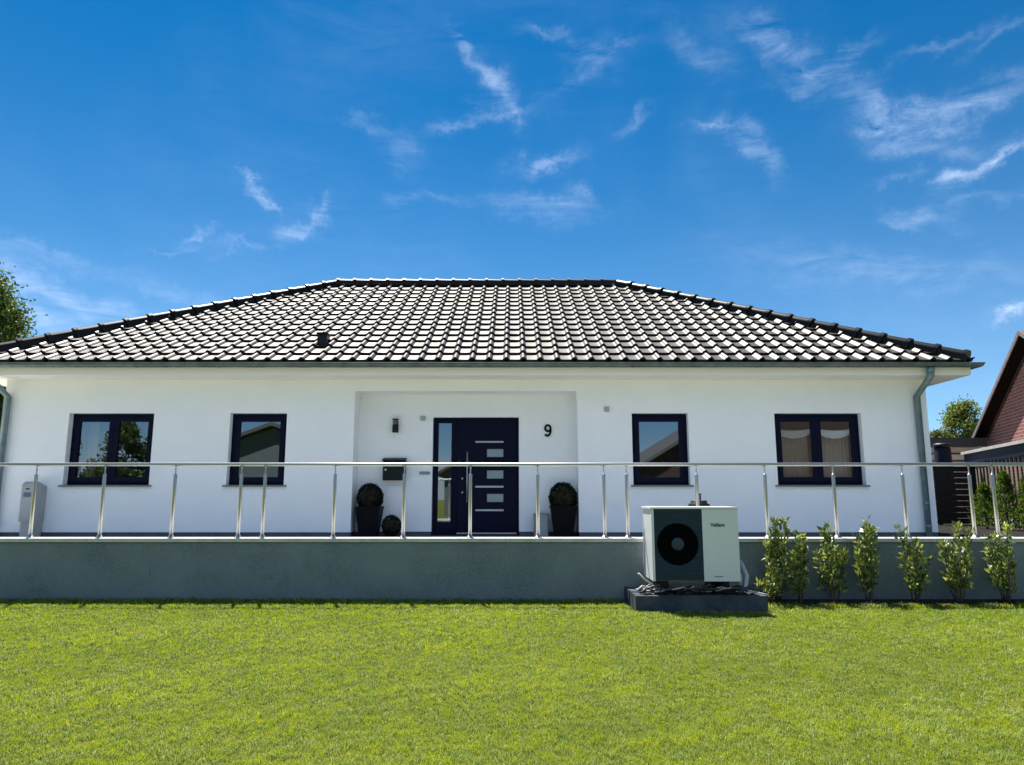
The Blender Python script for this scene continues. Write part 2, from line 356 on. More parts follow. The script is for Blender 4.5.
# ------------------------------------------------------------------ house
XL, XR = -9.23, 7.54; EXL, EXR, EY = -9.83, 8.07, 12.3; RIDY = 17.68; RIDZ = 6.62
RUN = RIDY-EY; BY = 2*RIDY-EY; EZ = 3.62; SOF = 3.40
XRL, XRR = EXL+RUN, EXR-RUN
BACKY = BY-.6
hs = empty('bungalow', (-.8, 17.5, FLOOR), 'white rendered bungalow with a dark glazed hipped tile roof', 'house')
LX0, LX1, LZ = -2.857, 1.186, 3.19            # entrance recess
WIN = [(-8.03, -6.49, 2), (-5.11, -4.08, 1), (2.17, 3.19, 1), (4.756, 6.33, 2)]
WZ0, WZ1 = 1.49, 2.785
def wall_grid(m, y0, y1, x0, x1, z0, z1, holes):
    xs = sorted({x0, x1, *[h[0] for h in holes], *[h[1] for h in holes]}); zs = sorted({z0, z1, *[h[2] for h in holes], *[h[3] for h in holes]})
    def solid(i, j):
        if i < 0 or j < 0 or i >= len(xs)-1 or j >= len(zs)-1: return False
        cx, cz = (xs[i]+xs[i+1])/2, (zs[j]+zs[j+1])/2
        return not any(h[0] < cx < h[1] and h[2] < cz < h[3] for h in holes)
    for i in range(len(xs)-1):
        for j in range(len(zs)-1):
            if not solid(i, j): continue
            a, b, c, d = xs[i], xs[i+1], zs[j], zs[j+1]
            m.face([(a, y0, c), (b, y0, c), (b, y0, d), (a, y0, d)]); m.face([(a, y1, c), (a, y1, d), (b, y1, d), (b, y1, c)])
            if not solid(i-1, j): m.face([(a, y0, c), (a, y0, d), (a, y1, d), (a, y1, c)])
            if not solid(i+1, j): m.face([(b, y0, c), (b, y1, c), (b, y1, d), (b, y0, d)])
            if not solid(i, j-1): m.face([(a, y0, c), (a, y1, c), (b, y1, c), (b, y0, c)])
            if not solid(i, j+1): m.face([(a, y0, d), (b, y0, d), (b, y1, d), (a, y1, d)])
m = MB(); PZ = .665
wall_grid(m, FY, FY+.36, XL, LX0, PZ, SOF+.1, [(a, b, WZ0, WZ1) for a, b, _ in WIN[:2]])
wall_grid(m, FY, FY+.36, LX1, XR, PZ, SOF+.1, [(a, b, WZ0, WZ1) for a, b, _ in WIN[2:]])
m.box(LX0, LX1, FY, FY+.75, LZ, SOF+.1)
DX0, DX1, DZ = -1.48, .13, 2.76
wall_grid(m, RY, RY+.3, LX0, LX1, PZ, LZ, [(DX0, DX1, PZ-.01, DZ)])
m.box(LX0-.36, LX0, FY+.36, RY+.3, PZ, SOF+.1); m.box(LX1, LX1+.36, FY+.36, RY+.3, PZ, SOF+.1)
m.box(XL, XL+.36, FY+.36, BACKY, PZ, SOF+.1); m.box(XR-.36, XR, FY+.36, BACKY, PZ, SOF+.1); m.box(XL+.36, XR-.36, BACKY-.36, BACKY, PZ, SOF+.1)
bmesh.ops.remove_doubles(m.bm, verts=m.bm.verts, dist=.0005)
m.build('wall', M['render'], hs, norm=False)
m = MB()
for a, b, y in ((XL, LX0, FY), (LX1, XR, FY), (LX0, DX0, RY), (DX1, LX1, RY)): m.box(a+.008, b-.008, y+.012, y+.3, FLOOR-.02, PZ)
m.box(XL+.012, XL+.3, FY+.32, BACKY, FLOOR-.02, PZ); m.box(XR-.3, XR-.012, FY+.32, BACKY, FLOOR-.02, PZ)
m.build('plinth', M['plinth'], hs)
# interior floor, back partition
m = MB(); m.box(XL+.37, XR-.37, FY+.37, BACKY-.37, SOF-.05, SOF); m.box(XL+.37, LX0-.4, 17, 17.1, .6, SOF-.06); m.box(LX0-.4, LX1+.5, 15.4, 15.5, .6, SOF-.06); m.box(LX1+.5, XR-.37, 16.4, 16.5, .6, SOF-.06)
m.build('interior_partition', M['interior'], hs)
# soffit + fascia
m = MB()
so = [(EXL+.06, EY+.06), (EXR-.06, EY+.06), (EXR-.06, BY-.06), (EXL+.06, BY-.06)]; si = [(XL-.0, FY), (XR, FY), (XR, BACKY), (XL, BACKY)]
for i in range(4):
    a, b, c, d = so[i], so[(i+1) % 4], si[(i+1) % 4], si[i]
    m.face([(*a, SOF), (*b, SOF), (*c, SOF), (*d, SOF)]); 
m.build('soffit', M['soffit'], hs, norm=False)
m = MB()
def ring(m, pts):   # pts list of (offset outward, z) -> closed loop profile round the eave rectangle
    cs = []
    for o_, z in pts: cs.append([m.bm.verts.new(p) for p in ((EXL-o_, EY-o_, z), (EXR+o_, EY-o_, z), (EXR+o_, BY+o_, z), (EXL-o_, BY+o_, z))])
    return cs
prof = [(-.06, SOF-.012), (-.035, SOF-.012), (-.035, 3.565), (-.06, 3.565)]
cs = ring(m, prof)
for i in range(4):
    A, B = cs[i], cs[(i+1) % 4]
    for k in range(4): m.bm.faces.new((A[k], A[(k+1) % 4], B[(k+1) % 4], B[k]))
m.build('fascia', M['fascia'], hs)
# gutter (half round with bead and thickness)
def gutter():
    m = MB(); r = .068; cz = 3.575; co_ = .055
    P = []
    for k in range(13):
        a = math.pi*k/12; P.append((co_+r*math.cos(a), cz-r*math.sin(a)))
    P = [(co_+r+.006, cz+.012), (co_+r+.012, cz+.002)]+P
    Q = [(co_+(r-.006)*math.cos(math.pi*k/12), cz-(r-.006)*math.sin(math.pi*k/12)) for k in range(12, -1, -1)]
    pts = P+Q; cs = ring(m, pts); n = len(pts)
    for i in range(n):
        A, B = cs[i], cs[(i+1) % n]
        for k in range(4):
            f = m.bm.faces.new((A[k], A[(k+1) % 4], B[(k+1) % 4], B[k])); f.smooth = False
    x = EXL+.4
    while x < EXR:      # brackets
        for k in range(8):
            a0, a1 = math.pi*k/8, math.pi*(k+1)/8; rr = r+.004
            m.face([(x, EY-co_-rr*math.cos(a0), cz-rr*math.sin(a0)), (x+.025, EY-co_-rr*math.cos(a0), cz-rr*math.sin(a0)), (x+.025, EY-co_-rr*math.cos(a1), cz-rr*math.sin(a1)), (x, EY-co_-rr*math.cos(a1), cz-rr*math.sin(a1))])
        x += .72
    return m.build('gutter', vary(mat('weathered_gutter_zinc', rough=.5, metal=.3), (.065, .09, .085), (.12, .15, .14), 5), hs)
gutter()
# downpipes
def downpipe(px):
    g = Vector((px, EY-.055, 3.50))
    wx = px+.05 if px > 0 else px
    wy = FY-.075
    m = MB(); m.tube([g, g+Vector((0, 0, -.13)), (wx, wy, 3.08), (wx, wy, FLOOR+.0)], .05, 16)
    m.lathe([(.052, 0), (.07, .05), (.07, .09)], (g.x, g.y, g.z-.09), 16)
    for z in (2.98, 1.15, .75): m.lathe([(.056, 0), (.056, .05)], (wx, wy, z), 16)
    m.build('downpipe', M['zinc'], hs)
downpipe(7.28); downpipe(-9.13)

# tiles
PITCH = math.atan2(RIDZ-EZ, RUN); SL = math.hypot(RUN, RIDZ-EZ)
def slope(m, W, phase, origin, udir):
    """tiled slope in local (u along eave, v up slope, n normal) clipped by the 45 degree hips"""
    bm = bmesh.new(); tw = .2985; th = SL/15.45; S = 12; lift = .042; thk = .02
    udir = Vector(udir); inw = Vector((-udir.y, udir.x, 0)); vdir = inw*math.cos(PITCH)+Vector((0, 0, math.sin(PITCH))); nrm = udir.cross(vdir)
    def h(f):
        f %= 1
        if f < .60: return .003*math.sin(math.pi*f/.60)*-1
        g = (f-.60)/.40; return .050*math.sin(math.pi*g)**1.2
    ncol = int(W/tw)+3; row = 0; v = 0
    while v < SL:
        v0, v1 = v, min(v+th+.03, SL+.02)
        inset = max(0, v0*math.cos(PITCH)-.4)
        c0 = int(inset/tw)-1; c1 = ncol-c0
        for c in range(max(c0, -1), c1):
            jit = random.uniform(-.006, .006); jt2 = random.uniform(-.007, .007)
            lo, hi, un = [], [], []
            for k in range(S+1):
                f = k/S; u = (c+f+phase)*tw; hh = h(f if k < S else .999)
                tl = jt2*(f-.5)
                lo.append(bm.verts.new((u, v0+jit, lift+hh+tl))); hi.append(bm.verts.new((u, v1, hh-.004))); un.append((bm.verts.new((u, v0+jit+.012, hh-.006)), bm.verts.new((u, v0+jit, lift+hh+tl))))
            for k in range(S):
                bm.faces.new((lo[k], lo[k+1], hi[k+1], hi[k])).smooth = True
                bm.faces.new((un[k][0], un[k+1][0], un[k+1][1], un[k][1]))
        v += th
    cp = math.cos(PITCH)
    g = bm.verts[:]+bm.edges[:]+bm.faces[:]
    bmesh.ops.bisect_plane(bm, geom=g, plane_co=(0, 0, 0), plane_no=(-1, cp, 0), clear_outer=True)
    g = bm.verts[:]+bm.edges[:]+bm.faces[:]
    bmesh.ops.bisect_plane(bm, geom=g, plane_co=(W, 0, 0), plane_no=(1, cp, 0), clear_outer=True)
    o3 = Vector(origin)
    mp = {v_: m.bm.verts.new(o3+udir*v_.co.x+vdir*v_.co.y+nrm*v_.co.z) for v_ in bm.verts}
    for f in bm.faces:
        nf = m.bm.faces.new([mp[v_] for v_ in f.verts]); nf.smooth = f.smooth
    bm.free()
m = MB()
slope(m, EXR-EXL, -.20, (EXL, EY, EZ), (1, 0, 0))
slope(m, EXR-EXL, .3, (EXR, BY, EZ), (-1, 0, 0))
slope(m, BY-EY, .2, (EXR, EY, EZ), (0, 1, 0))
slope(m, BY-EY, .2, (EXL, BY, EZ), (0, -1, 0))
# underlay
A, B, C_, D = (EXL+.02, EY+.02, EZ-.035), (EXR-.02, EY+.02, EZ-.035), (EXR-.02, BY-.02, EZ-.035), (EXL+.02, BY-.02, EZ-.035); E1, E2 = (XRL, RIDY, RIDZ-.04), (XRR, RIDY, RIDZ-.04)
for f in ((A, B, E2, E1), (C_, D, E1, E2), (B, C_, E2), (D, A, E1)): m.face(f)
roof = m.build('roof', M['tile'], hs, norm=False)
def caps(p, q, n, r0=.125, first_end=False):
    """row of overlapping ridge caps from p (lower) to q (upper)"""
    m = MB(); p = Vector(p); q = Vector(q); d = (q-p); L = d.length/n; d.normalize()
    s = d.cross(Vector((0, 0, 1))).normalized(); up = s.cross(d)
    K = 12
    def arc(c, r):
        out = [m.bm.verts.new(c+s*(r*1.15)-up*.09)]
        out += [m.bm.verts.new(c+s*(r*math.cos(math.pi*k/K))+up*(r*math.sin(math.pi*k/K)*.85)) for k in range(K+1)]
        out.append(m.bm.verts.new(c-s*(r*1.15)-up*.09)); return out
    for i in range(n):
        c = p+d*(i*L)+s*random.uniform(-.003, .003)
        prof = [(-.02, r0*.80), (-.02, r0+.02), (.05, r0+.02), (.055, r0-.004), (L+.01, r0-.02)]
        rings = [arc(c+d*t, r) for t, r in prof]
        for A, B in zip(rings, rings[1:]):
            for k in range(len(A)-1): m.bm.faces.new((A[k], A[k+1], B[k+1], B[k])).smooth = False
        if i == 0: m.bm.faces.new(rings[0])
    return m.build('ridge_tiles', M['ridge'], roof)
zo = .07
caps((XRL, RIDY, RIDZ+zo), (XRR, RIDY, RIDZ+zo), 17)
HN = 17
for (x, y, rx) in ((EXL, EY, XRL), (EXR, EY, XRR), (EXL, BY, XRL), (EXR, BY, XRR)):
    sx = .06 if rx > x else -.06; sy = .06 if y < RIDY else -.06
    caps((x+sx, y+sy, EZ+zo+.03), (rx, RIDY, RIDZ+zo), HN)
# children of roof keep world coordinates
for o_ in roof.children: o_.matrix_parent_inverse = Matrix()
# roof vent
x, y, z = at(323, 346, EY+.9); m = MB()
zr = EZ+(.9)*math.tan(PITCH)
m.box(x-.10, x+.08, y-.05, y+.17, zr-.05, zr+.19); m.box(x-.115, x+.095, y-.08, y+.20, zr+.19, zr+.22)
m.build('roof_vent', M['black'], roof, bevel=.015)

# windows
def frame_rect(m, x0, x1, z0, z1, t, y0, y1):
    m.box(x0, x1, y0, y1, z0, z0+t); m.box(x0, x1, y0, y1, z1-t, z1); m.box(x0, x0+t, y0, y1, z0+t, z1-t); m.box(x1-t, x1, y0, y1, z0+t, z1-t)
def window(x0, x1, sashes):
    yo = FY+.13
    m = MB(); frame_rect(m, x0+.002, x1-.002, WZ0+.002, WZ1-.002, .075, yo, yo+.08)
    w = m.build('window', M['frame'], hs)
    xi0, xi1, zi0, zi1 = x0+.06, x1-.06, WZ0+.06, WZ1-.06
    span = (xi1-xi0)/sashes
    for k in range(sashes):
        a, b = xi0+k*span+.002, xi0+(k+1)*span-.002
        m = MB(); frame_rect(m, a, b, zi0, zi1, .085, yo-.022, yo+.05)
        s = m.build('sash', M['frame'], w, bevel=.004)
        m = MB(); tx, tz = random.uniform(-.0035, .0035), random.uniform(-.001, .001)
        g0 = yo+.012
        m.face([(a+.07, g0-tx-tz, zi0+.07), (b-.07, g0+tx-tz, zi0+.07), (b-.07, g0+tx+tz, zi1-.07), (a+.07, g0-tx+tz, zi1-.07)])
        m.build('pane', M['glass'], w)
    m = MB(); m.prism([(FY-.045, WZ0-.002), (FY+.13, WZ0+.008), (FY+.13, WZ0-.018), (FY-.03, WZ0-.03), (FY-.045, WZ0-.03)], x0-.05, x1+.05, lambda a, b, d: (d, a, b))
    m.build('sill', M['sill'], w)
    return w
WO = [window(*w) for w in WIN]
for w in WO:
    for c in w.children: c.matrix_parent_inverse = Matrix()
# curtains behind the right wide window; sheer side drapes behind the left wide one
def curtain(x0, x1, z0, z1, y, m_, name, parent, amp=.022, wl=.09):
    m = MB(); n = max(8, int((x1-x0)/.012)); A = []
    for i in range(n+1):
        x = x0+(x1-x0)*i/n; yy = y+amp*math.sin(x/wl*6.28+.8*math.sin(x*9))
        A.append((m.bm.verts.new((x, yy, z0)), m.bm.verts.new((x, y+(yy-y)*.4, z1))))
    for a, b in zip(A, A[1:]): m.bm.faces.new((a[0], b[0], b[1], a[1])).smooth = True
    o = m.build(name, m_, parent, norm=False); o.matrix_parent_inverse = Matrix(); return o
def swag(x0, x1, zc, drop, y, parent):
    m = MB(); n = 24; J = 6; rows = []
    for j in range(J+1):
        rows.append([m.bm.verts.new((x0+(x1-x0)*i/n, y-.02*math.sin(math.pi*j/J)-.012*math.sin(j*2.2), zc-drop*(1-(2*i/n-1)**2)*(.35+.65*j/J)-.09*j/J)) for i in range(n+1)])
    for A, B in zip(rows, rows[1:]):
        for i in range(n): m.bm.faces.new((A[i], A[i+1], B[i+1], B[i])).smooth = True
    o = m.build('swag', M['swag'], parent, norm=False); o.matrix_parent_inverse = Matrix()
x0, x1, _ = WIN[3]
xm = (x0+x1)/2
for a, b in ((x0+.12, xm-.08), (xm+.08, x1-.12)):
    curtain(a, b, WZ0+.1, 2.40, FY+.34, M['curtain'], 'curtain', WO[3], .02, .07)
    swag(a-.02, b+.02, 2.52, .09, FY+.22, WO[3])
x0, x1, _ = WIN[0]
curtain(x0+.1, x0+.28, WZ0, WZ1, FY+.5, M['curtain'], 'curtain', WO[0]); curtain(x1-.35, x1-.1, WZ0, WZ1, FY+.5, M['curtain'], 'curtain', WO[0])

# door with sidelight
yo = RY+.09
m = MB(); sx1 = -1.07
frame_rect(m, DX0+.003, DX1-.003, FLOOR+.01, DZ-.003, .07, yo, yo+.09); m.box(sx1-.04, sx1+.05, yo-.002, yo+.088, FLOOR+.08, DZ-.073)
df = m.build('door_frame', M['frame'], hs)
m = MB(); frame_rect(m, DX0+.065, sx1-.03, FLOOR+.07, DZ-.068, .035, yo-.018, yo+.04); m.box(DX0+.10, sx1-.065, yo-.012, yo+.03, FLOOR+.1, FLOOR+.26); sl = m.build('sidelight_frame', M['frame'], df); sl.matrix_parent_inverse = Matrix()
m = MB(); m.face([(DX0+.09, yo+.014, FLOOR+.2), (sx1-.055, yo+.018, FLOOR+.2), (sx1-.055, yo+.018, DZ-.09), (DX0+.09, yo+.014, DZ-.09)]); g = m.build('pane', M['glass'], df); g.matrix_parent_inverse = Matrix()
# leaf
def dpx(px, py): x, _, z = at(px, py, RY+.05); return x, z
dl = MB(); dx0, dx1 = sx1+.055, DX1-.05
dl.box(dx0, dx1, yo-.03, yo+.05, FLOOR+.035, DZ-.06); door = dl.build('door', M['frame'], hs, bevel=.004)
m = MB(); frame_rect(m, dx0+.14, dx1-.10, FLOOR+.2, DZ-.2, .012, yo-.036, yo-.029); o = m.build('panel_moulding', M['frame'], door); o.matrix_parent_inverse = Matrix()
for y in (441.9, 486.7, 510.2):
    a, z = dpx(475.4, y); b, _ = dpx(503.5, y); m = MB(); m.box(a, b, yo-.045, yo-.0305, z-.016, z+.016); o = m.build('bar', M['steel'], door, bevel=.003); o.matrix_parent_inverse = Matrix()
for y0, y1 in ((449, 457), (470.4, 478.6), (493.8, 502)):
    a, z1 = dpx(487, y0); b, z0 = dpx(503.3, y1)
    m = MB(); frame_rect(m, a-.012, b+.012, z0-.012, z1+.012, .013, yo-.042, yo-.0305); o = m.build('light_surround', M['frame'], door); o.matrix_parent_inverse = Matrix()
    mm = MB(); mm.box(a, b, yo-.036, yo-.031, z0, z1); o = mm.build('door_light', mat('frosted_glass', (.22, .28, .30), .25, 0, .8) if 'frost' not in M else M['frost'], door); o.matrix_parent_inverse = Matrix(); M['frost'] = o.data.materials[0]
x, z1 = dpx(467.5, 452); _, z0 = dpx(467.5, 502.5)
m = MB(); m.tube([(x, yo-.09, z0), (x, yo-.09, z1)], .014, 12)
for z in (z0+.15, z1-.15): m.tube([(x, yo-.09, z), (x, yo-.03, z)], .009, 8)
o = m.build('handle', M['steel'], door); o.matrix_parent_inverse = Matrix()
for py in (478.5, 492.5):
    x, z = dpx(462.3, py); m = MB(); m.lathe([(.022, 0), (.022, .012), (.01, .018)], (x, yo-.03, z), 14, axis='Y'); o = m.build('lock', M['steel'], door); o.matrix_parent_inverse = Matrix()
m = MB(); m.box(dx0, dx1, yo-.06, yo-.031, FLOOR+.05, FLOOR+.075); o = m.build('drip_rail', M['steel'], door); o.matrix_parent_inverse = Matrix()
m = MB(); m.box(DX0, DX1, RY-.03, yo, FLOOR, FLOOR+.02); m.build('door_step', M['sill'], hs)

# ------------------------------------------------------------------ things on the facade
# house number
x, _, z = at(547.8, 430.5, RY); m = MB()
def stroke(m, pts, hw, y0, y1):
    n = len(pts); q = []
    for i in range(n):
        a = pts[max(i-1, 0)]; b = pts[min(i+1, n-1)]; d = math.hypot(b[0]-a[0], b[1]-a[1]); nx, nz_ = -(b[1]-a[1])/d, (b[0]-a[0])/d
        q.append([m.bm.verts.new((x+pts[i][0]+k*nx*hw, yy, z+pts[i][1]+k*nz_*hw)) for k, yy in ((-1, y0), (1, y0), (1, y1), (-1, y1))])
    for A, B in zip(q, q[1:]):
        for k in range(4): m.bm.faces.new((A[k], A[(k+1) % 4], B[(k+1) % 4], B[k]))
    m.bm.faces.new(q[0]); m.bm.faces.new(q[-1][::-1])
loop_ = [(.050*math.cos(2*math.pi*k/28), .042+.056*math.sin(2*math.pi*k/28)) for k in range(29)]
tail = [(.052, .050), (.053, .015), (.048, -.030), (.036, -.066), (.014, -.092), (-.012, -.099), (-.034, -.092), (-.050, -.072)]
stroke(m, loop_, .019, RY-.022, RY-.003); stroke(m, tail, .019, RY-.024, RY-.002)
o = m.build('house_number', M['planter']); recentre(o)
tag(o, 'black numeral 9 fixed on the white wall right of the front door', 'house number')
# wall lamp
x, _, z = at(396.2, 426, RY); wl = empty('wall_lamp', (x, RY, z), 'black up and down cylinder lamp on the white wall above the letterbox', 'lamp')
m = MB(); m.lathe([(.052, -.13), (.058, -.125), (.058, .015), (.052, .02)], (x, RY-.085, z), 20); m.build('lamp_body', M['black'], wl); m = MB(); m.lathe([(.058, .105), (.058, .128)], (x, RY-.085, z), 20); m.build('lamp_cap', M['black'], wl)
m = MB(); m.lathe([(.04, .02), (.04, .105)], (x, RY-.085, z), 16); m.build('diffuser', mat('frosted_lens', (.25, .27, .28), .3), wl)
m = MB(); m.lathe([(.0575, .04), (.0575, .05)], (x, RY-.085, z), 20); m.lathe([(.0575, .072), (.0575, .082)], (x, RY-.085, z), 20); m.box(x-.04, x+.04, RY-.035, RY-.002, z-.1, z+.08); m.build('bracket', M['black'], wl, bevel=.004)
# letterbox
x0, _, z1 = at(384, 459, RY); x1, _, z0 = at(406.3, 480.5, RY)
lb = empty('letterbox', ((x0+x1)/2, RY, z0), 'anthracite letterbox with overhanging lid under the black wall lamp', 'letterbox')
m = MB(); m.box(x0+.01, x1-.01, RY-.15, RY-.002, z0, z1-.02); m.build('box', M['letterbox'], lb, bevel=.006)
m = MB(); m.prism([(RY-.18, z1-.02), (RY-.002, z1+.02), (RY-.002, z1+.005), (RY-.18, z1-.04)], x0-.005, x1+.005, lambda a, b, d: (d, a, b)); m.build('lid', M['letterbox'], lb)
for k, zz in enumerate((z1-.12, z1-.21)):
    m = MB()
    if k == 0: m.box(x0+.035, x0+.085, RY-.1535, RY-.151, zz-.015, zz+.015)
    else: m.prism([(x0+.035, zz+.02), (x0+.085, zz+.02), (x0+.06, zz-.02)], RY-.1535, RY-.151, lambda a, b, d: (a, d, b))
    m.build('sticker', M['white'], lb)
# bell plate
x0, _, z0 = at(419.5, 474.5, RY); x1, _, z1 = at(430, 471.5, RY)
m = MB(); m.box(x0, x1, RY-.015, RY-.001, z0, z1); o = m.build('bell_plate', M['greyplastic'], bevel=.003); recentre(o); tag(o, 'slim grey bell plate on the white wall just left of the door sidelight', 'doorbell')
for px, py, Y, lab in ((423, 418.5, RY, 'small grey square sensor on the recess wall between lamp and door'), (606.5, 409.5, FY, 'small grey outdoor sensor on the front wall left of a narrow window')):
    x, _, z = at(px, py, Y); m = MB(); m.box(x-.045, x+.045, Y-.03, Y-.001, z-.04, z+.045); m.lathe([(.032, 0), (.03, .012), (.018, .02)], (x, Y-.03, z), 14, axis='Y')
    o = m.build('outdoor_sensor', M['cabinet']); recentre(o); tag(o, lab, 'sensor')

# boxwood balls in planters
def ball_plant(x, y, r, zc, label, ph, tw, bw, name='potted_boxwood', mod=0):
    t = empty(name, (x, y, FLOOR), label, 'potted plant', None)
    z0 = FLOOR; m = MB()
    prof = [(bw, 0), (bw*1.02, .01), (tw, ph-.03), (tw+.012, ph-.03), (tw+.012, ph), (tw-.02, ph), (tw-.03, ph-.04)]
    m.lathe(prof, (x, y, z0+.001), 4 if mod == 0 else 20, smooth=mod != 0)
    if mod == 0: bmesh.ops.rotate(m.bm, verts=m.bm.verts, cent=(x, y, 0), matrix=Matrix.Rotation(R(45), 3, 'Z'))
    m.build('planter', M['planter'], t)
    N = int(9000*(r/.25)**2); d = rng.normal(size=(N, 3)); d /= np.linalg.norm(d, axis=1)[:, None]
    lump = 1+.05*np.sin(d[:, 0]*9+x)*np.sin(d[:, 1]*8)+.02*np.sin(d[:, 2]*11+d[:, 0]*5)
    P = d*np.array([1, 1, 1.12])*(r*rng.uniform(.84, 1.0, N)*lump)[:, None]+np.array([0, 0, zc-FLOOR])
    leaves('foliage', P, .022, .014, M['leaf'], (.004, .010, .003), (.011, .024, .006), t, outdir=d*1.0)
    m = MB(); m.lathe([(.001, -r*.8), (r*.55, -r*.6), (r*.8, 0), (r*.55, r*.6), (.001, r*.8)], (0, 0, zc-FLOOR), 16); o = m.build('branches', M['bark'], t); o.matrix_parent_inverse = Matrix()
    return t
x, _, z = at(370, 498, 13.08); ball_plant(x, 13.08, .235, z, 'tall dark planter with clipped round boxwood in the left corner of the recess', .55, .30, .21)
x, _, z = at(563, 498, 13.08); ball_plant(x, 13.08, .25, z, 'tall dark planter with clipped round boxwood beside the lantern, right of the door', .56, .32, .22)
x, _, z = at(391.5, 526, 12.98); ball_plant(x, 12.98, .17, z, 'small low dark ball plant on the floor beside the left planter', .12, .12, .09, 'small_ball_plant', 1)
# lantern
x, _, z = at(541, 534, 13.2); t = empty('lantern', (x, 13.2, FLOOR), 'grey metal floor lantern with glass sides between door and right planter', 'lantern')
m = MB(); w = .125; H = .40
m.box(x-w, x+w, 13.2-w, 13.2+w, FLOOR+.001, FLOOR+.03)
for sx in (-1, 1):
    for sy in (-1, 1): m.box(x+sx*w-.012*(sx > 0)*2+.0*(sx < 0), x+sx*w+.024*(sx < 0), 13.2+sy*w-.024*(sy > 0), 13.2+sy*w+.024*(sy < 0), FLOOR+.03, FLOOR+H)
m.box(x-w-.01, x+w+.01, 13.2-w-.01, 13.2+w+.01, FLOOR+H, FLOOR+H+.025); m.build('lantern_frame', M['greyplastic'], t)
m = MB(); m.box(x-w+.02, x+w-.02, 13.2-w+.004, 13.2-w+.008, FLOOR+.032, FLOOR+H-.003); m.build('glass', M['frost'], t)
m = MB(); m.lathe([(.04, 0), (.04, .2)], (x, 13.2, FLOOR+.03), 16); m.build('candle', M['white'], t)
m = MB(); m.tube([(x-.05, 13.2, FLOOR+H+.02), (x-.04, 13.2, FLOOR+H+.05), (x+.04, 13.2, FLOOR+H+.05), (x+.05, 13.2, FLOOR+H+.02)], .005, 6); m.build('handle', M['greyplastic'], t)

# meter cabinet at the left
xl, _, _ = at(19.5, 510, 12.56); xr, _, _ = at(32.5, 510, 12.56)
t = empty('utility_cabinet', ((xl+xr)/2, 12.7, FLOOR), 'grey plastic utility cabinet standing against the white wall at the far left', 'cabinet')
zt = 1.53
m = MB(); m.prism([(12.56, FLOOR+.3), (12.56, zt-.03), (12.64, zt+.02), (12.88, zt-.06), (12.88, FLOOR+.3)], xl, xr, lambda a, b, d: (d, a, b)); m.build('cabinet_body', M['cabinet'], t, bevel=.008)
m = MB(); m.box(xl+.012, xr-.012, 12.60, 12.87, FLOOR, FLOOR+.3); m.build('base', M['cabinet'], t)
m = MB(); m.box(xl+.02, xr-.02, 12.548, 12.5595, FLOOR+.34, zt-.06); d_ = m.build('door', M['cabinet'], t, bevel=.003)
m = MB(); m.box(xl+.05, xr-.05, 12.543, 12.5475, zt-.25, zt-.17); o = m.build('sticker', M['cabinetdark'], d_); o.matrix_parent_inverse = Matrix.Translation(t.location).inverted() if False else Matrix()
d_.matrix_parent_inverse = Matrix.Translation(t.location).inverted()
m = MB(); m.box((xl+xr)/2-.03, (xl+xr)/2+.03, 12.54, 12.5475, zt-.12, zt-.1); o = m.build('lock', M['black'], d_); o.matrix_parent_inverse = Matrix()

# dark stand behind the heat pump
x, _, z = at(699, 504, 10.4); t = empty('pedestal_stand', (x, 10.4, FLOOR), 'black pedestal stand with flat top and short rod behind the white heat pump', 'stand')
m = MB(); m.lathe([(.17, 0), (.17, .02), (.03, .05), (.025, z-FLOOR-.06), (.06, z-FLOOR-.03)], (x, 10.4, FLOOR), 20); m.build('pedestal', M['black'], t)
m = MB(); m.lathe([(.15, -.04), (.15, .0), (.115, .012), (.115, .045), (.105, .05)], (x, 10.4, z), 24); m.build('top', M['black'], t)
m = MB(); m.lathe([(.012, .05), (.012, .13), (.018, .135), (.018, .15)], (x+.02, 10.4, z), 10); m.build('rod', M['black'], t)

# ------------------------------------------------------------------ heat pump
BX0, BX1, BYF = 1.40, 2.89, 8.37
cb = empty('concrete_base', (2.15, 8.8, 0), 'square concrete edging base on the lawn carrying the white heat pump', 'base')
m = MB(); t_ = .075
m.box(BX0, BX0+t_, BYF+t_, 9.22, -.05, .178); m.box(BX1-t_, BX1, BYF+t_, 9.22, -.05, .174); m.box(BX0, BX1, BYF, BYF+t_-.002, -.05, .175)
m.build('edging', M['conc'], cb, bevel=.006)
m = MB(); n = 26
g = [[m.bm.verts.new((BX0+t_+(BX1-BX0-2*t_)*i/n, BYF+t_+(9.22-BYF-t_)*j/n, .15+random.uniform(-.02, .035))) for j in range(n+1)] for i in range(n+1)]
for i in range(n):
    for j in range(n): m.bm.faces.new((g[i][j], g[i+1][j], g[i+1][j+1], g[i][j+1]))
m.build('gravel_fill', M['gravel'], cb)
PX0, PX1, PYF, PYB, PZ0, PZ1 = 1.628, 2.630, 8.50, 9.08, .325, 1.165
hp = empty('heat_pump', ((PX0+PX1)/2, 8.8, .17), 'white heat pump outdoor unit with round black fan, in front of the retaining wall', 'heat pump')
m = MB(); XM = PX0+.09; XD = PX0+.587
# casing: right panel, left edge column, body behind
m.box(PX0, PX1, PYF+.03, PYB, PZ0, PZ1-.022); casing = m.build('casing', M['pump'], hp, bevel=.012)
m = MB(); m.box(XD+.002, PX1+.004, PYF-.012, PYF+.029, PZ0-.004, PZ1-.024); m.build('front_panel', M['pump'], hp, bevel=.008)
m = MB(); m.box(PX0-.003, PX0+.026, PYF-.010, PYF+.029, PZ0-.002, PZ1-.024); m.build('corner_panel', M['pump'], hp, bevel=.008)
m = MB(); m.box(PX0-.012, PX1+.012, PYF-.02, PYB+.012, PZ1-.0215, PZ1); m.build('lid', M['pump'], hp, bevel=.006)
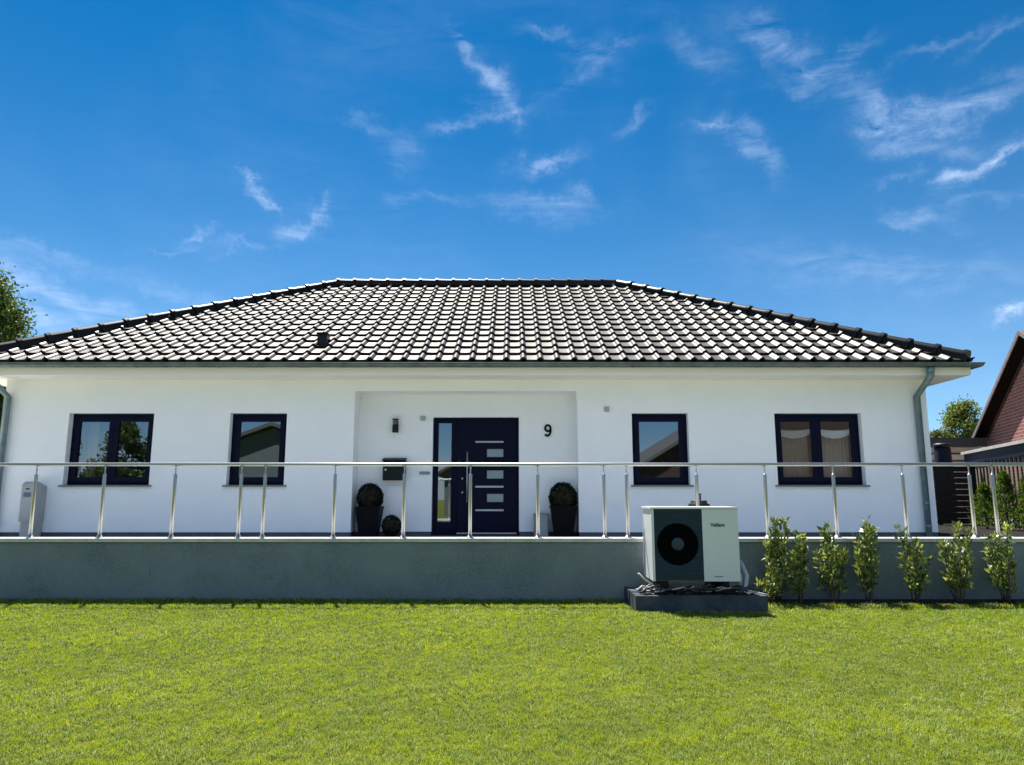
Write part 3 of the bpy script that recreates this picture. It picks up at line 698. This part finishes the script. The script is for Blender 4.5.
# grille with louvres and a round opening
gx0, gx1 = PX0+.028, XD; cx, cz, rf = PX0+.297, PZ0+.415, .238
m = MB(); m.box(gx0, gx1, PYF+.005, PYF+.029, PZ0+.004, PZ1-.026); m.build('grille_back', M['pumpdark'], hp)
m = MB(); zz = PZ0+.02
while zz < PZ1-.05:
    dz = zz+.01-cz
    segs = [(gx0+.004, gx1-.004)] if abs(dz) > rf+.005 else [(gx0+.004, cx-math.sqrt((rf+.005)**2-dz*dz)), (cx+math.sqrt((rf+.005)**2-dz*dz), gx1-.004)]
    for a, b in segs:
        if b-a > .01: m.prism([(PYF+.004, zz), (PYF-.010, zz+.004), (PYF-.010, zz+.010), (PYF+.004, zz+.016)], a, b, lambda p, q, d: (d, p, q))
    zz += .027
m.build('louvres', M['pumpdark'], hp)
m = MB()
m.lathe([(rf, -.0), (rf, .014), (rf-.008, .014), (rf-.010, .003)], (cx, PYF+.004, cz), 48, axis='Y')
m.build('fan_opening', M['pumpblack'], hp)
m = MB()
for k in range(1, 13):
    rr = .08+k*.0122
    pts = [(cx+rr*math.cos(2*math.pi*j/40), PYF-.006, cz+rr*math.sin(2*math.pi*j/40)) for j in range(41)]
    m.tube(pts, .0017, 5, cap=False)
for k in range(8):
    a = k*math.pi/4+.2; m.tube([(cx+.06*math.cos(a), PYF-.007, cz+.06*math.sin(a)), (cx+(rf-.005)*math.cos(a), PYF-.007, cz+(rf-.005)*math.sin(a))], .0022, 5)
m.build('fan_guard', M['pumpblack'], hp)
m = MB(); m.lathe([(.073, 0), (.073, .005), (.064, .011), (.002, .013)], (cx, PYF-.003, cz), 32, axis='Y'); m.build('fan_hub', M['pumpdark'], hp)
for fx in (PX0+.15, PX1-.15):
    m = MB(); m.box(fx-.04, fx+.04, PYF+.06, PYB-.05, .15, PZ0-.001); m.build('foot', M['black'], hp)
xx, _, zz = at(717.5, 525, PYF-.012); text_mesh('lettering', 'Vaillant', .056, .0008, M['ink'], hp, (xx, PYF-.0145, zz), .0014)
xx2, _, zz2 = at(719, 576.5, PYF-.012); m = MB(); m.box(xx2-.05, xx2+.05, PYF-.0135, PYF-.0125, zz2-.006, zz2+.006); m.build('type_plate', M['greyplastic'], hp)
# insulated pipes at the right rear
m = MB()
m.tube([(PX1-.02, 8.95, .62), (PX1+.05, 8.88, .58), (PX1+.10, 8.74, .50), (PX1+.125, 8.64, .37), (PX1+.08, 8.56, .25), (PX1+.0, 8.52, .20)], .024, 12)
m.tube([(PX1-.02, 8.99, .52), (PX1+.05, 8.85, .47), (PX1+.07, 8.68, .36), (PX1+.03, 8.6, .23)], .02, 12)
m.build('hose', M['hose'], hp)
# loose cables
def wiggle(a, b, n, amp, z=None):
    a, b = Vector(a), Vector(b); out = []
    for i in range(n+1):
        p = a.lerp(b, i/n)
        if 0 < i < n: p += Vector((random.uniform(-amp, amp), random.uniform(-amp, amp), random.uniform(-.2, .6)*amp))
        out.append(p)
    return out
def bundle(lab, m_, paths):
    t = empty('cable_bundle', (2.1, 8.6, .18), lab, 'cables')
    for pts, r_ in paths: m = MB(); m.tube(pts, r_, 6); m.build('cable', m_, t)
L_ = []
for k in range(9):
    x = random.uniform(1.44, 1.72); y = random.uniform(8.47, 8.75); a = random.uniform(-.9, .9)
    L_.append((wiggle((x, y, .19+random.uniform(0, .03)), (x+.22*math.cos(a)+.05, y+.14*math.sin(a), .21+random.uniform(0, .06)), 4, .03), random.choice((.006, .008, .010))))
L_ += [([(1.46, 8.5, .41), (1.53, 8.52, .34), (1.62, 8.56, .28), (1.70, 8.6, .22)], .011), ([(1.42, 8.47, .21), (1.50, 8.5, .27), (1.58, 8.54, .25), (1.66, 8.53, .20)], .009), ([(2.5, 8.6, .2), (2.62, 8.55, .24), (2.72, 8.5, .22), (2.86, 8.44, .19), (2.92, 8.42, .18)], .009)]
for k in range(7):
    x = random.uniform(1.8, 2.6); a = random.uniform(-.5, .5); L_.append((wiggle((x, 8.47, .2+random.uniform(0, .06)), (x+.12, 8.47+.05*a, .2+random.uniform(0, .08)), 3, .02), .006))
bundle('tangle of pale cables lying on the concrete base under the heat pump', M['cable'], L_)
L_ = []
for k in range(34):
    x = random.uniform(1.45, 2.72); y = random.uniform(8.46, 8.64); a = random.uniform(-.8, .8)
    L_.append((wiggle((x, y, .18+random.uniform(0, .07)), (x+.18*math.cos(a), y+.08*math.sin(a), .19+random.uniform(0, .11)), 4, .03), random.choice((.007, .010, .014))))
bundle('loose heap of black cables along the front under the heat pump', M['darkcable'], L_)

# ------------------------------------------------------------------ laurel shrubs
def shrub(x, y, h, w, label, seed, low=.05, bulge=(.5, 1)):
    r = np.random.default_rng(seed); t = empty('laurel_shrub', (x, y, .02), label, 'shrub', 'young laurel shrubs in a row before the grey wall')
    P = []; D = []; m = MB(); ns = 7
    for s in range(ns):
        a = r.uniform(0, 6.28); rad = w*.5*r.uniform(.2, 1.0); hh = h*(r.uniform(.55, 1.0) if s else 1.0)
        bx, by = .03*math.cos(a), .03*math.sin(a)
        pts = []
        for k in range(7):
            f = k/6; pts.append(np.array([bx+math.cos(a)*rad*f**.7+r.normal(0, .008), by+math.sin(a)*rad*.7*f**.7+r.normal(0, .008), hh*f]))
        m.tube(pts, [.009*(1-.75*k/6)+.001 for k in range(7)], 6)
        n = int(100*hh/.9)
        for q in range(n):
            f = r.uniform(low/h+.05, 1)**.8; k = min(5, int(f*6)); g = f*6-k; c = pts[k]*(1-g)+pts[k+1]*g
            d = r.normal(size=3); d[2] = abs(d[2])*.4; d /= np.linalg.norm(d)
            off = r.uniform(.01, .05)*(1.25-f*.5)
            P.append(c+d*off); D.append(d*.8+np.array([0, 0, .8]))
    me_o = leaves('foliage', np.array(P), .078, .034, M['glossyleaf'], (.035, .075, .018), (.38, .43, .14), t, outdir=np.array(D)*1.2, pw=1.35)
    o = m.build('stem', M['bark'], t); o.matrix_parent_inverse = Matrix()
    return t
SH = [(769, 8.93, .42, .30, 'shortest laurel shrub, knee high, right beside the concrete base'),
      (777, 9.08, .92, .24, 'slim tall laurel shrub rising behind the shortest one, nearest the heat pump'),
      (797, 8.98, .78, .30, 'medium laurel shrub with dense lower leaves, second gap right of the heat pump'),
      (833, 8.98, .86, .38, 'wide bushy laurel shrub below the right part of the wide window'),
      (867, 9.0, .93, .32, 'laurel shrub with a spreading top and thin middle, just right of the wide window'),
      (912, 8.98, .84, .34, 'laurel shrub in front of the zinc downpipe at the house corner'),
      (955, 8.98, .88, .38, 'laurel shrub before the dark wooden fence, with one long bare shoot'),
      (1004, 8.98, .86, .36, 'rightmost laurel shrub before the slatted carport')]
for i, (px, Y, h, w, lab) in enumerate(SH):
    x = (px-512)*Y/735; shrub(x, Y, h*1.05, w*1.0, lab, 40+i)

# ------------------------------------------------------------------ trees and hedge plants
def tree(name, x, y, h, rad, label, cat, c1, c2, bark, clumps=60, per=260, leaf=.10, z0=FLOOR, crown_lo=.35, group=None, droop=0, seed=1):
    r = np.random.default_rng(seed); t = empty(name, (x, y, z0), label, cat, group)
    m = MB(); top = h*.92
    tr = [(r.normal(0, .04)*k, r.normal(0, .04)*k, top*k/6) for k in range(7)]
    m.tube(tr, [max(.02, h*.02*(1-k/6.5)) for k in range(7)], 10)
    C = []
    for k in range(clumps):
        f = r.uniform(crown_lo, 1.0); a = r.uniform(0, 6.28)
        env = math.sin(math.pi*min(1, (f-crown_lo)/(1-crown_lo)*.8+.18))**.7
        rr = rad*env*r.uniform(.35, 1)**.6; c = np.array([rr*math.cos(a), rr*math.sin(a), h*f*.97]); C.append(c)
        if k % 3 == 0:
            zb = h*max(.15, f-.22); m.tube([(0, 0, zb), (c[0]*.5, c[1]*.5, (zb+c[2])/2+.1), tuple(c)], [h*.007, h*.004, .01], 6)
    o = m.build('trunk', bark, t); o.matrix_parent_inverse = Matrix()
    P = []; D = []
    for c in C:
        s = rad*r.uniform(.16, .34); n = int(per*r.uniform(.6, 1.3)); q = r.normal(size=(n, 3))*s*np.array([.55, .55, .5])
        if droop: q[:, 2] -= abs(r.normal(0, droop, n))
        P.append(c+q); D.append(q/(np.linalg.norm(q, axis=1)[:, None]+1e-6))
    P = np.concatenate(P); D = np.concatenate(D)
    leaves('crown', P, leaf, leaf*.6, M['leaf'], c1, c2, t, up=-.2 if droop else .3, outdir=D*.5)
    return t
tree('birch_tree', -23.6, 30, 10.8, 2.45, 'tall dense green birch tree behind the left end of the roof', 'tree', (.02, .045, .01), (.09, .13, .03), M['birchbark'], 260, 420, .17, droop=.35, seed=3)
tree('garden_tree', 22.9, 36, 5.5, 1.1, 'slender bright green tree between the bungalow and the brick gable', 'tree', (.04, .075, .02), (.20, .24, .07), M['bark'], 80, 200, .13, seed=5, crown_lo=.3)
tree('garden_tree', 20.9, 35, 3.9, 1.1, 'low rounded bush tree just right of the bungalow corner', 'tree', (.03, .05, .012), (.10, .12, .03), M['bark'], 50, 240, .13, seed=6, crown_lo=.2)
tree('garden_tree', 24.6, 37, 4.4, 1.3, 'dark leafy tree partly hidden by the brick house eave', 'tree', (.02, .045, .01), (.09, .12, .03), M['bark'], 60, 240, .13, seed=9, crown_lo=.2)

# carport with vertical slats on the right
U = Vector((-.305, -.952, 0)).normalized(); NR = Vector((.952, -.305, 0)).normalized()
P1 = Vector(at(964, 452, 20)); 
def cp(s, n, z): p = P1+U*s+NR*n; return (p.x, p.y, z)
ct = P1.z; cpo = empty('slatted_carport', (P1.x, P1.y, FLOOR), 'flat roofed carport with pale roof edge and vertical wooden slats at the right', 'carport')
Lc = 8.0
def obox(m, s0, s1, n0, n1, z0, z1):
    v = [m.bm.verts.new(cp(s, n, z)) for z in (z0, z1) for s, n in ((s0, n0), (s1, n0), (s1, n1), (s0, n1))]
    for f in ((0, 3, 2, 1), (4, 5, 6, 7), (0, 1, 5, 4), (1, 2, 6, 5), (2, 3, 7, 6), (3, 0, 4, 7)): m.bm.faces.new([v[i] for i in f])
m = MB(); obox(m, -.1, Lc, -.06, 5, ct-.075, ct); m.build('roof', M['sunboard'], cpo)
m = MB(); obox(m, -.05, Lc, 0, 4.9, ct-.33, ct-.077); m.build('fascia', M['bluefascia'], cpo)
s = .12; k = 0
while s < Lc:
    m = MB(); obox(m, s, s+.10, .05, .09, FLOOR, ct-.335); m.build('slat', M['slatwood'], cpo); s += .27
for s in (.02, 4, 7.9):
    m = MB(); obox(m, s-.06, s+.06, .12, .24, FLOOR, ct-.335); m.build('post', M['slatwood'], cpo)
m = MB(); obox(m, 0, Lc, 3.4, 3.5, FLOOR, ct-.335); m.build('rear_wall', M['darkwood'], cpo)
# thuja plants in front of the slats
def thuja(px, Y, h, lab, seed):
    x = (px-512)*Y/722; r = np.random.default_rng(seed); t = empty('thuja', (x, Y, FLOOR), lab, 'conifer', 'young thujas by the slatted carport')
    n = 2600; f = r.uniform(0, 1, n)**.8; a = r.uniform(0, 6.28, n); rr = .27*np.clip(1-f, 0, 1)**.6*r.uniform(.5, 1.1, n)*(1+.35*np.sin(a*5+f*20)+.2*np.sin(f*37))
    P = np.stack([rr*np.cos(a), rr*np.sin(a), .05+f*h], 1); D = np.stack([np.cos(a), np.sin(a), np.full(n, 1.4)], 1)
    leaves('foliage', P, .075, .022, M['leaf'], (.03, .07, .012), (.13, .20, .04), t, outdir=D)
    m = MB(); m.tube([(0, 0, 0), (0, 0, h*.9)], [.025, .006], 8); o = m.build('trunk', M['bark'], t); o.matrix_parent_inverse = Matrix()
thuja(983, 16.6, .95, 'thin thuja at the left, between two steel railing posts', 1); thuja(1004, 15.9, 1.2, 'fuller thuja right of the last pair of railing posts', 2); thuja(1027, 15.4, 1.1, 'thuja cut by the right edge of the picture', 3)

# dark wooden fence
fy = 19.0; a = at(925, 465, fy); b = at(975, 465, fy)
fo = empty('wooden_fence', ((a[0]+b[0])/2, fy, FLOOR), 'dark horizontal board fence with pale cap between bungalow and carport', 'fence')
m = MB(); z = FLOOR+.03
while z < a[2]-.14: m.box(a[0], b[0], fy, fy+.03, z, z+.135); z += .15
m.build('board_panel', M['darkwood'], fo)
m = MB(); m.box(a[0], b[0]+.02, fy-.05, fy+.06, a[2]-.03, a[2]+.05); m.build('cap', M['beige'], fo)
for x in (a[0]+.3, b[0]-.06): m = MB(); m.box(x-.05, x+.05, fy+.032, fy+.12, FLOOR, a[2]-.03); m.build('post', M['darkwood'], fo)
# garage
gy = 25; a = at(925, 446, gy); b = at(975, 446, gy); zt = at(950, 438, gy)[2]; zb = at(950, 447, gy)[2]
go = empty('garage', ((a[0]+b[0])/2, gy+2, FLOOR), 'low beige garage with dark flat roof behind the board fence', 'garage')
m = MB(); m.box(a[0], b[0]+.2, gy+.2, gy+5, FLOOR, zb); m.build('wall', M['beige'], go)
m = MB(); m.box(a[0]-.2, b[0]+.4, gy-.1, gy+5.2, zb+.002, zt); m.build('roof', M['darkroof'], go)
m = MB(); m.box(a[0]+.02, b[0]+.1, gy+.17, gy+.2, zb-.5, zb-.45); m.box(a[0]+.02, b[0]+.1, gy+.17, gy+.2, zb-.25, zb-.2); m.build('trim', M['darkroof'], go)
x, _, z = at(942, 449, 21); t = empty('rain_barrel_cover', (x, 21, FLOOR), 'dark covered barrel standing beyond the fence at the house corner', 'barrel')
m = MB(); m.lathe([(.22, 0), (.26, .6), (.22, z-FLOOR), (.2, z-FLOOR+.05)], (x, 21, FLOOR), 20); m.build('barrel', mat('navy_plastic', (.006, .009, .02), .6, 0, .2), t)
m = MB(); m.lathe([(.235, z-FLOOR+.05), (.235, z-FLOOR+.12), (.2, z-FLOOR+.16)], (x, 21, FLOOR), 20); m.build('lid', M['black'], t)

# brick neighbour house with gable verge
Q1 = Vector(at(972, 440, 26))
def hpnt(s, n, z): p = Q1+U*s+NR*n; return (p.x, p.y, z)
nb = empty('brick_house', (Q1.x+6, Q1.y-4, FLOOR), 'red brown brick house with steep looking gable edge at the right', 'house')
ang = math.atan2(2.02, 4.05); HL = 11.0; ez = Q1.z
zr = ez+HL/2*math.tan(ang)
# wall in local frame so the brick coordinates follow the wall
w = bpy.data.objects.new('wall', None)
def local_obj(mb, name, m_, parent):
    o = mb.build(name, m_, parent); return o
rzw = math.atan2(U.y, U.x)+math.pi/2      # local -X faces camera side; local Y runs along the wall
m = MB(); ov = .40
def LP(s, n, z): return (n, -s, z)
prof = [(.35, FLOOR-Q1.z-0), (HL-.35, FLOOR-Q1.z), (HL-.35, -.02), (HL/2, (HL/2-.35)*math.tan(ang)-.02), (.35, -.02)]
m.prism(prof, ov, 9, lambda a_, b_, d: LP(a_, d, b_))
wo = m.build('wall', M['brick']); 
# local frame: x = NR, y = -U
rot = Matrix(((NR.x, -U.x, 0), (NR.y, -U.y, 0), (0, 0, 1))).to_4x4()
wo.matrix_world = Matrix.Translation(Q1) @ rot
def put(o): o.matrix_world = Matrix.Translation(Q1) @ rot; o.parent = nb; o.matrix_parent_inverse = Matrix.Translation(nb.location).inverted(); return o
put(wo)
m = MB(); ta = math.tan(ang); th = .09
m.prism([(-.1, -.1*ta), (HL/2, HL/2*ta), (HL+.1, -.1*ta), (HL+.1, -.1*ta+th), (HL/2, HL/2*ta+th), (-.1, -.1*ta+th)], .03, 9.5, lambda a_, b_, d: LP(a_, d, b_))
ro = put(m.build('roof', M['redtile']))
m = MB()
m.prism([(-.12, -.12*ta-.03), (HL/2, HL/2*ta-.03), (HL/2, HL/2*ta+th+.02), (-.12, -.12*ta+th+.02)], 0, .029, lambda a_, b_, d: LP(a_, d, b_))
m.prism([(HL/2+.001, HL/2*ta-.03), (HL+.12, -.12*ta-.03), (HL+.12, -.12*ta+th+.02), (HL/2+.001, HL/2*ta+th+.02)], 0, .029, lambda a_, b_, d: LP(a_, d, b_))
put(m.build('verge_board', M['verge']))
m = MB(); m.prism([(0, -.004-.02), (HL/2, HL/2*ta-.024), (HL/2, HL/2*ta-.004), (0, -.004)], .04, ov-.004, lambda a_, b_, d: LP(a_, d, b_)); put(m.build('verge_soffit', mat('dark_soffit', (.008, .006, .005), 1, 0, 0)))
m = MB(); m.box(ov-.3, 5, -.33, .0, -.28, -.03); put(m.build('eave_box', M['white']))

# ------------------------------------------------------------------ across the street (seen mirrored in the panes)
def street_house(x, y, w, d, eave, ridge, m1, m2, label):
    t = empty('street_house', (x, y, 0), label, 'house'); m = MB()
    m.prism([(-w/2, 0), (w/2, 0), (w/2, eave), (0, ridge-.1), (-w/2, eave)], 0, -d, lambda a_, b_, dd: (x+a_, y+dd, b_)); m.build('wall', m1, t)
    m = MB(); s = (ridge-eave)/(w/2); e = .5
    m.prism([(-w/2-e, eave-e*s), (0, ridge), (w/2+e, eave-e*s), (w/2+e, eave-e*s+.2), (0, ridge+.2), (-w/2-e, eave-e*s+.2)], .5, -d-.5, lambda a_, b_, dd: (x+a_, y+dd, b_)); m.build('roof', m2, t)
    for k in (-1, 1):
        m = MB(); frame_rect(m, x+k*w*.25-.6, x+k*w*.25+.6, 1.0, 2.3, .08, y+.002, y+.06); f = m.build('window', M['frame'], t)
        m = MB(); m.face([(x+k*w*.25-.53, y+.03, 1.07), (x+k*w*.25+.53, y+.03, 1.07), (x+k*w*.25+.53, y+.03, 2.23), (x+k*w*.25-.53, y+.03, 2.23)]); p_ = m.build('pane', M['glass'], f); p_.matrix_parent_inverse = Matrix()
street_house(-13.8, -14, 12, 9, 3.0, 5.2, M['creamwall'], M['greyroof'], 'low pale grey house with grey gable across the street, mirrored in the narrow left window')
street_house(18, -15, 20, 10, 3.2, 9.2, M['brick2'], M['greyroof'], 'big brown brick house with grey roof across the street, mirrored in the right windows')
street_house(1, -22, 9, 9, 3.0, 5.6, M['creamwall'], M['redtile'], 'pale grey house with brown roof across the street, mirrored in the door glass')
for i, (x, y, h, r_, lab) in enumerate([(-25.2, -13, 6.2, 1.5, 'round tree across the street, mirrored at the left edge of the wide left window'), (-22.4, -15, 3.3, 1.8, 'low tree across the street, mirrored in the middle of the wide left window'), (-19.9, -12, 5.2, 1.6, 'green tree across the street, mirrored at the right of the wide left window')]):
    tree('street_tree', x, y, h, r_, lab, 'tree', (.02, .05, .01), (.09, .14, .03), M['bark'], 60, 150, .22, z0=0, crown_lo=.12, group='trees across the street', seed=20+i)

# ------------------------------------------------------------------ sun and sky
AZ, EL = -20.0, 63.0
sd = Vector((math.sin(R(AZ))*math.cos(R(EL)), math.cos(R(AZ))*math.cos(R(EL)), math.sin(R(EL))))
sun = bpy.data.lights.new('sun', 'SUN'); sun.energy = 5.0; sun.angle = R(.53); sun.color = (1, .955, .88)
so_ = bpy.data.objects.new('sun', sun); COL.objects.link(so_); so_.rotation_euler = (-sd).to_track_quat('-Z', 'Y').to_euler(); so_.location = (0, 0, 30)

W = bpy.data.worlds.new('World'); scene.world = W; W.use_nodes = True; nt = W.node_tree; bg = nt.nodes['Background']
sky = nt.nodes.new('ShaderNodeTexSky'); sky.sky_type = 'NISHITA'; sky.sun_disc = False; sky.sun_elevation = R(EL); sky.sun_rotation = R(AZ)
sky.air_density = .9; sky.dust_density = .2; sky.ozone_density = 4.0; sky.altitude = 100
def N_(t, **k):
    n = nt.nodes.new(t)
    for a, v in k.items(): setattr(n, a, v)
    return n
def setin(sock, v):
    if hasattr(v, 'links') or hasattr(v, 'is_output'): nt.links.new(v, sock)
    else: sock.default_value = v
def mth(op, a, b=0, c=None, clamp=False):
    n = N_('ShaderNodeMath', operation=op, use_clamp=clamp); setin(n.inputs[0], a); setin(n.inputs[1], b)
    if c is not None: setin(n.inputs[2], c)
    return n.outputs[0]
hsv = N_('ShaderNodeHueSaturation'); hsv.inputs['Saturation'].default_value = 2.15; hsv.inputs['Value'].default_value = .57; hsv.inputs['Hue'].default_value = .494; nt.links.new(sky.outputs[0], hsv.inputs['Color'])
tc = N_('ShaderNodeTexCoord'); sp = N_('ShaderNodeSeparateXYZ'); nt.links.new(tc.outputs['Generated'], sp.inputs[0])
X, Y, Z = sp.outputs
az = mth('ARCTAN2', X, Y); el = mth('ARCSINE', Z)
# warped coordinates for wispy edges
nw = N_('ShaderNodeTexNoise'); nw.inputs['Scale'].default_value = 14; nw.inputs['Detail'].default_value = 9; nw.inputs['Roughness'].default_value = .66
nt.links.new(tc.outputs['Generated'], nw.inputs['Vector'])
sw = N_('ShaderNodeSeparateColor'); nt.links.new(nw.outputs['Color'], sw.inputs[0])
azw = mth('ADD', az, mth('MULTIPLY', mth('SUBTRACT', sw.outputs[0], .5), .11)); elw = mth('ADD', el, mth('MULTIPLY', mth('SUBTRACT', sw.outputs[1], .5), .10))
CL = [(465, 42, 17, 7, 25, 1.0), (483, 62, 20, 7, 50, 1.0), (500, 88, 20, 12, 60, 1.1), (515, 108, 20, 8, 70, .7), (490, 118, 45, 7, -4, .6), (450, 126, 38, 6, -12, .5), (372, 130, 20, 7, 5, .4), (402, 150, 20, 12, 40, .5),
      (246, 180, 18, 4, 38, .9), (270, 200, 18, 5, 30, .9), (272, 238, 34, 4, -14, .9), (305, 222, 26, 8, -18, 1.2), (325, 208, 14, 4, -50, .8), (206, 238, 20, 4, -10, .6), (180, 250, 30, 3, -5, .35),
      (543, 160, 28, 8, -14, 1.2), (395, 200, 12, 10, 70, .5), (430, 196, 36, 6, 4, .6), (545, 205, 50, 11, 8, .75), (575, 192, 20, 6, 30, .5),
      (545, 40, 22, 5, 14, .55), (592, 60, 26, 18, -12, .7), (570, 85, 22, 6, -35, .4), (625, 48, 24, 5, -8, .4), (700, 52, 34, 12, 32, .55), (642, 120, 18, 6, -38, .5), (715, 120, 20, 10, -20, .3),
      (770, 40, 40, 12, 25, .6), (805, 70, 34, 12, 35, .7), (835, 60, 40, 8, -22, .6), (790, 88, 20, 8, 10, .4), (862, 98, 30, 10, 35, .8), (880, 128, 28, 16, 40, 1.0), (925, 118, 60, 14, -10, .9), (985, 100, 60, 16, -14, .8), (930, 145, 60, 10, -5, .6),
      (940, 50, 60, 6, -22, .4), (1000, 35, 40, 6, -35, .4), (975, 165, 34, 9, -28, 1.3), (1008, 150, 20, 6, -20, .9), (950, 180, 20, 14, -50, .8), (925, 215, 34, 9, 14, .7), (970, 205, 50, 7, -12, .5), (905, 222, 20, 5, 30, .5), (900, 175, 20, 5, -14, .4),
      (745, 135, 20, 9, 45, .7), (765, 165, 22, 10, 48, .6), (712, 120, 26, 3, -8, .45),
      (60, 295, 120, 16, 22, 1.1), (30, 320, 90, 16, 20, 1.0), (40, 255, 90, 10, 12, .45), (190, 300, 80, 8, 14, .3), (880, 270, 150, 20, 4, .55), (1008, 315, 22, 8, -6, 1.8)]
tot = None
for px, py, rx, ry, ang_, st in CL:
    x, y, z = ray(px, py); l = math.sqrt(x*x+y*y+z*z); a0 = math.atan2(x, y); e0 = math.asin(z/l)
    x2, y2, z2 = ray(px+10*math.cos(R(ang_)), py+10*math.sin(R(ang_))); l2 = math.sqrt(x2*x2+y2*y2+z2*z2)
    da, de = math.atan2(x2, y2)-a0, math.asin(z2/l2)-e0; sc = math.hypot(da*math.cos(e0), de); th_ = math.atan2(de, da*math.cos(e0))
    k = sc/10
    A_ = mth('MULTIPLY', mth('SUBTRACT', azw, a0), math.cos(e0)); B_ = mth('SUBTRACT', elw, e0)
    u = mth('ADD', mth('MULTIPLY', A_, math.cos(th_)/(rx*k)), mth('MULTIPLY', B_, math.sin(th_)/(rx*k)))
    v = mth('ADD', mth('MULTIPLY', A_, -math.sin(th_)/(ry*k)), mth('MULTIPLY', B_, math.cos(th_)/(ry*k)))
    g = mth('MULTIPLY', mth('EXPONENT', mth('MULTIPLY', mth('ADD', mth('MULTIPLY', u, u), mth('MULTIPLY', v, v)), -1.0)), st)
    tot = g if tot is None else mth('ADD', tot, g)
# streaks
mpn = N_('ShaderNodeMapping'); mpn.inputs['Rotation'].default_value = (R(20), R(-35), R(10)); mpn.inputs['Scale'].default_value = (5, 12, 22)
nt.links.new(tc.outputs['Generated'], mpn.inputs['Vector'])
ns = N_('ShaderNodeTexNoise'); ns.inputs['Scale'].default_value = 1.4; ns.inputs['Detail'].default_value = 9; ns.inputs['Roughness'].default_value = .68; ns.inputs['Distortion'].default_value = .9
nt.links.new(mpn.outputs[0], ns.inputs['Vector'])
stk = mth('MULTIPLY', mth('SUBTRACT', ns.outputs[0], .34), 3.0, clamp=True)
# broad thin veil
nv = N_('ShaderNodeTexNoise'); nv.inputs['Scale'].default_value = 2.6; nv.inputs['Detail'].default_value = 6; nv.inputs['Distortion'].default_value = .6
nt.links.new(tc.outputs['Generated'], nv.inputs['Vector'])
veil = mth('MULTIPLY', mth('SUBTRACT', nv.outputs[0], .45), .55, clamp=True)
cl = mth('ADD', mth('MULTIPLY', tot, stk), mth('MULTIPLY', veil, mth('ADD', stk, .25)))
cl = mth('MULTIPLY', cl, .36, clamp=True)
# broad unseen cloud added behind the photographer to brighten the shaded facade
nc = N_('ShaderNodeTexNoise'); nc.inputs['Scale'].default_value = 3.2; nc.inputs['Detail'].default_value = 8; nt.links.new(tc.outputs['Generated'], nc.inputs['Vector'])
fill_cloud = mth('MULTIPLY', mth('MULTIPLY', mth('SUBTRACT', mth('MULTIPLY', Y, -1), .25), 4, clamp=True), mth('MULTIPLY', mth('SUBTRACT', Z, .30), 6, clamp=True))
fill_cloud = mth('MULTIPLY', fill_cloud, mth('MULTIPLY', mth('SUBTRACT', nc.outputs[0], .25), 3, clamp=True))
cl = mth('ADD', cl, mth('MULTIPLY', fill_cloud, .82), clamp=True)
CLOUD_NODE = cl
hz = mth('POWER', mth('SUBTRACT', 1, Z, clamp=True), 5.0)
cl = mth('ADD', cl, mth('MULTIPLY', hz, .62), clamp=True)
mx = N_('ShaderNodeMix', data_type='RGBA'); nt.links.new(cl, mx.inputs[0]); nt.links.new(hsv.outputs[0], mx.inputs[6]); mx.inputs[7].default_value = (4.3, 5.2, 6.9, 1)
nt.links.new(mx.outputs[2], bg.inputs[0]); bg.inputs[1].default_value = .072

scene.view_settings.view_transform = 'Standard'; scene.view_settings.look = 'None'; scene.view_settings.exposure = 1.46; scene.view_settings.gamma = 1
scene.render.engine = 'CYCLES'
scene.cycles.max_bounces = 8; scene.cycles.transparent_max_bounces = 12
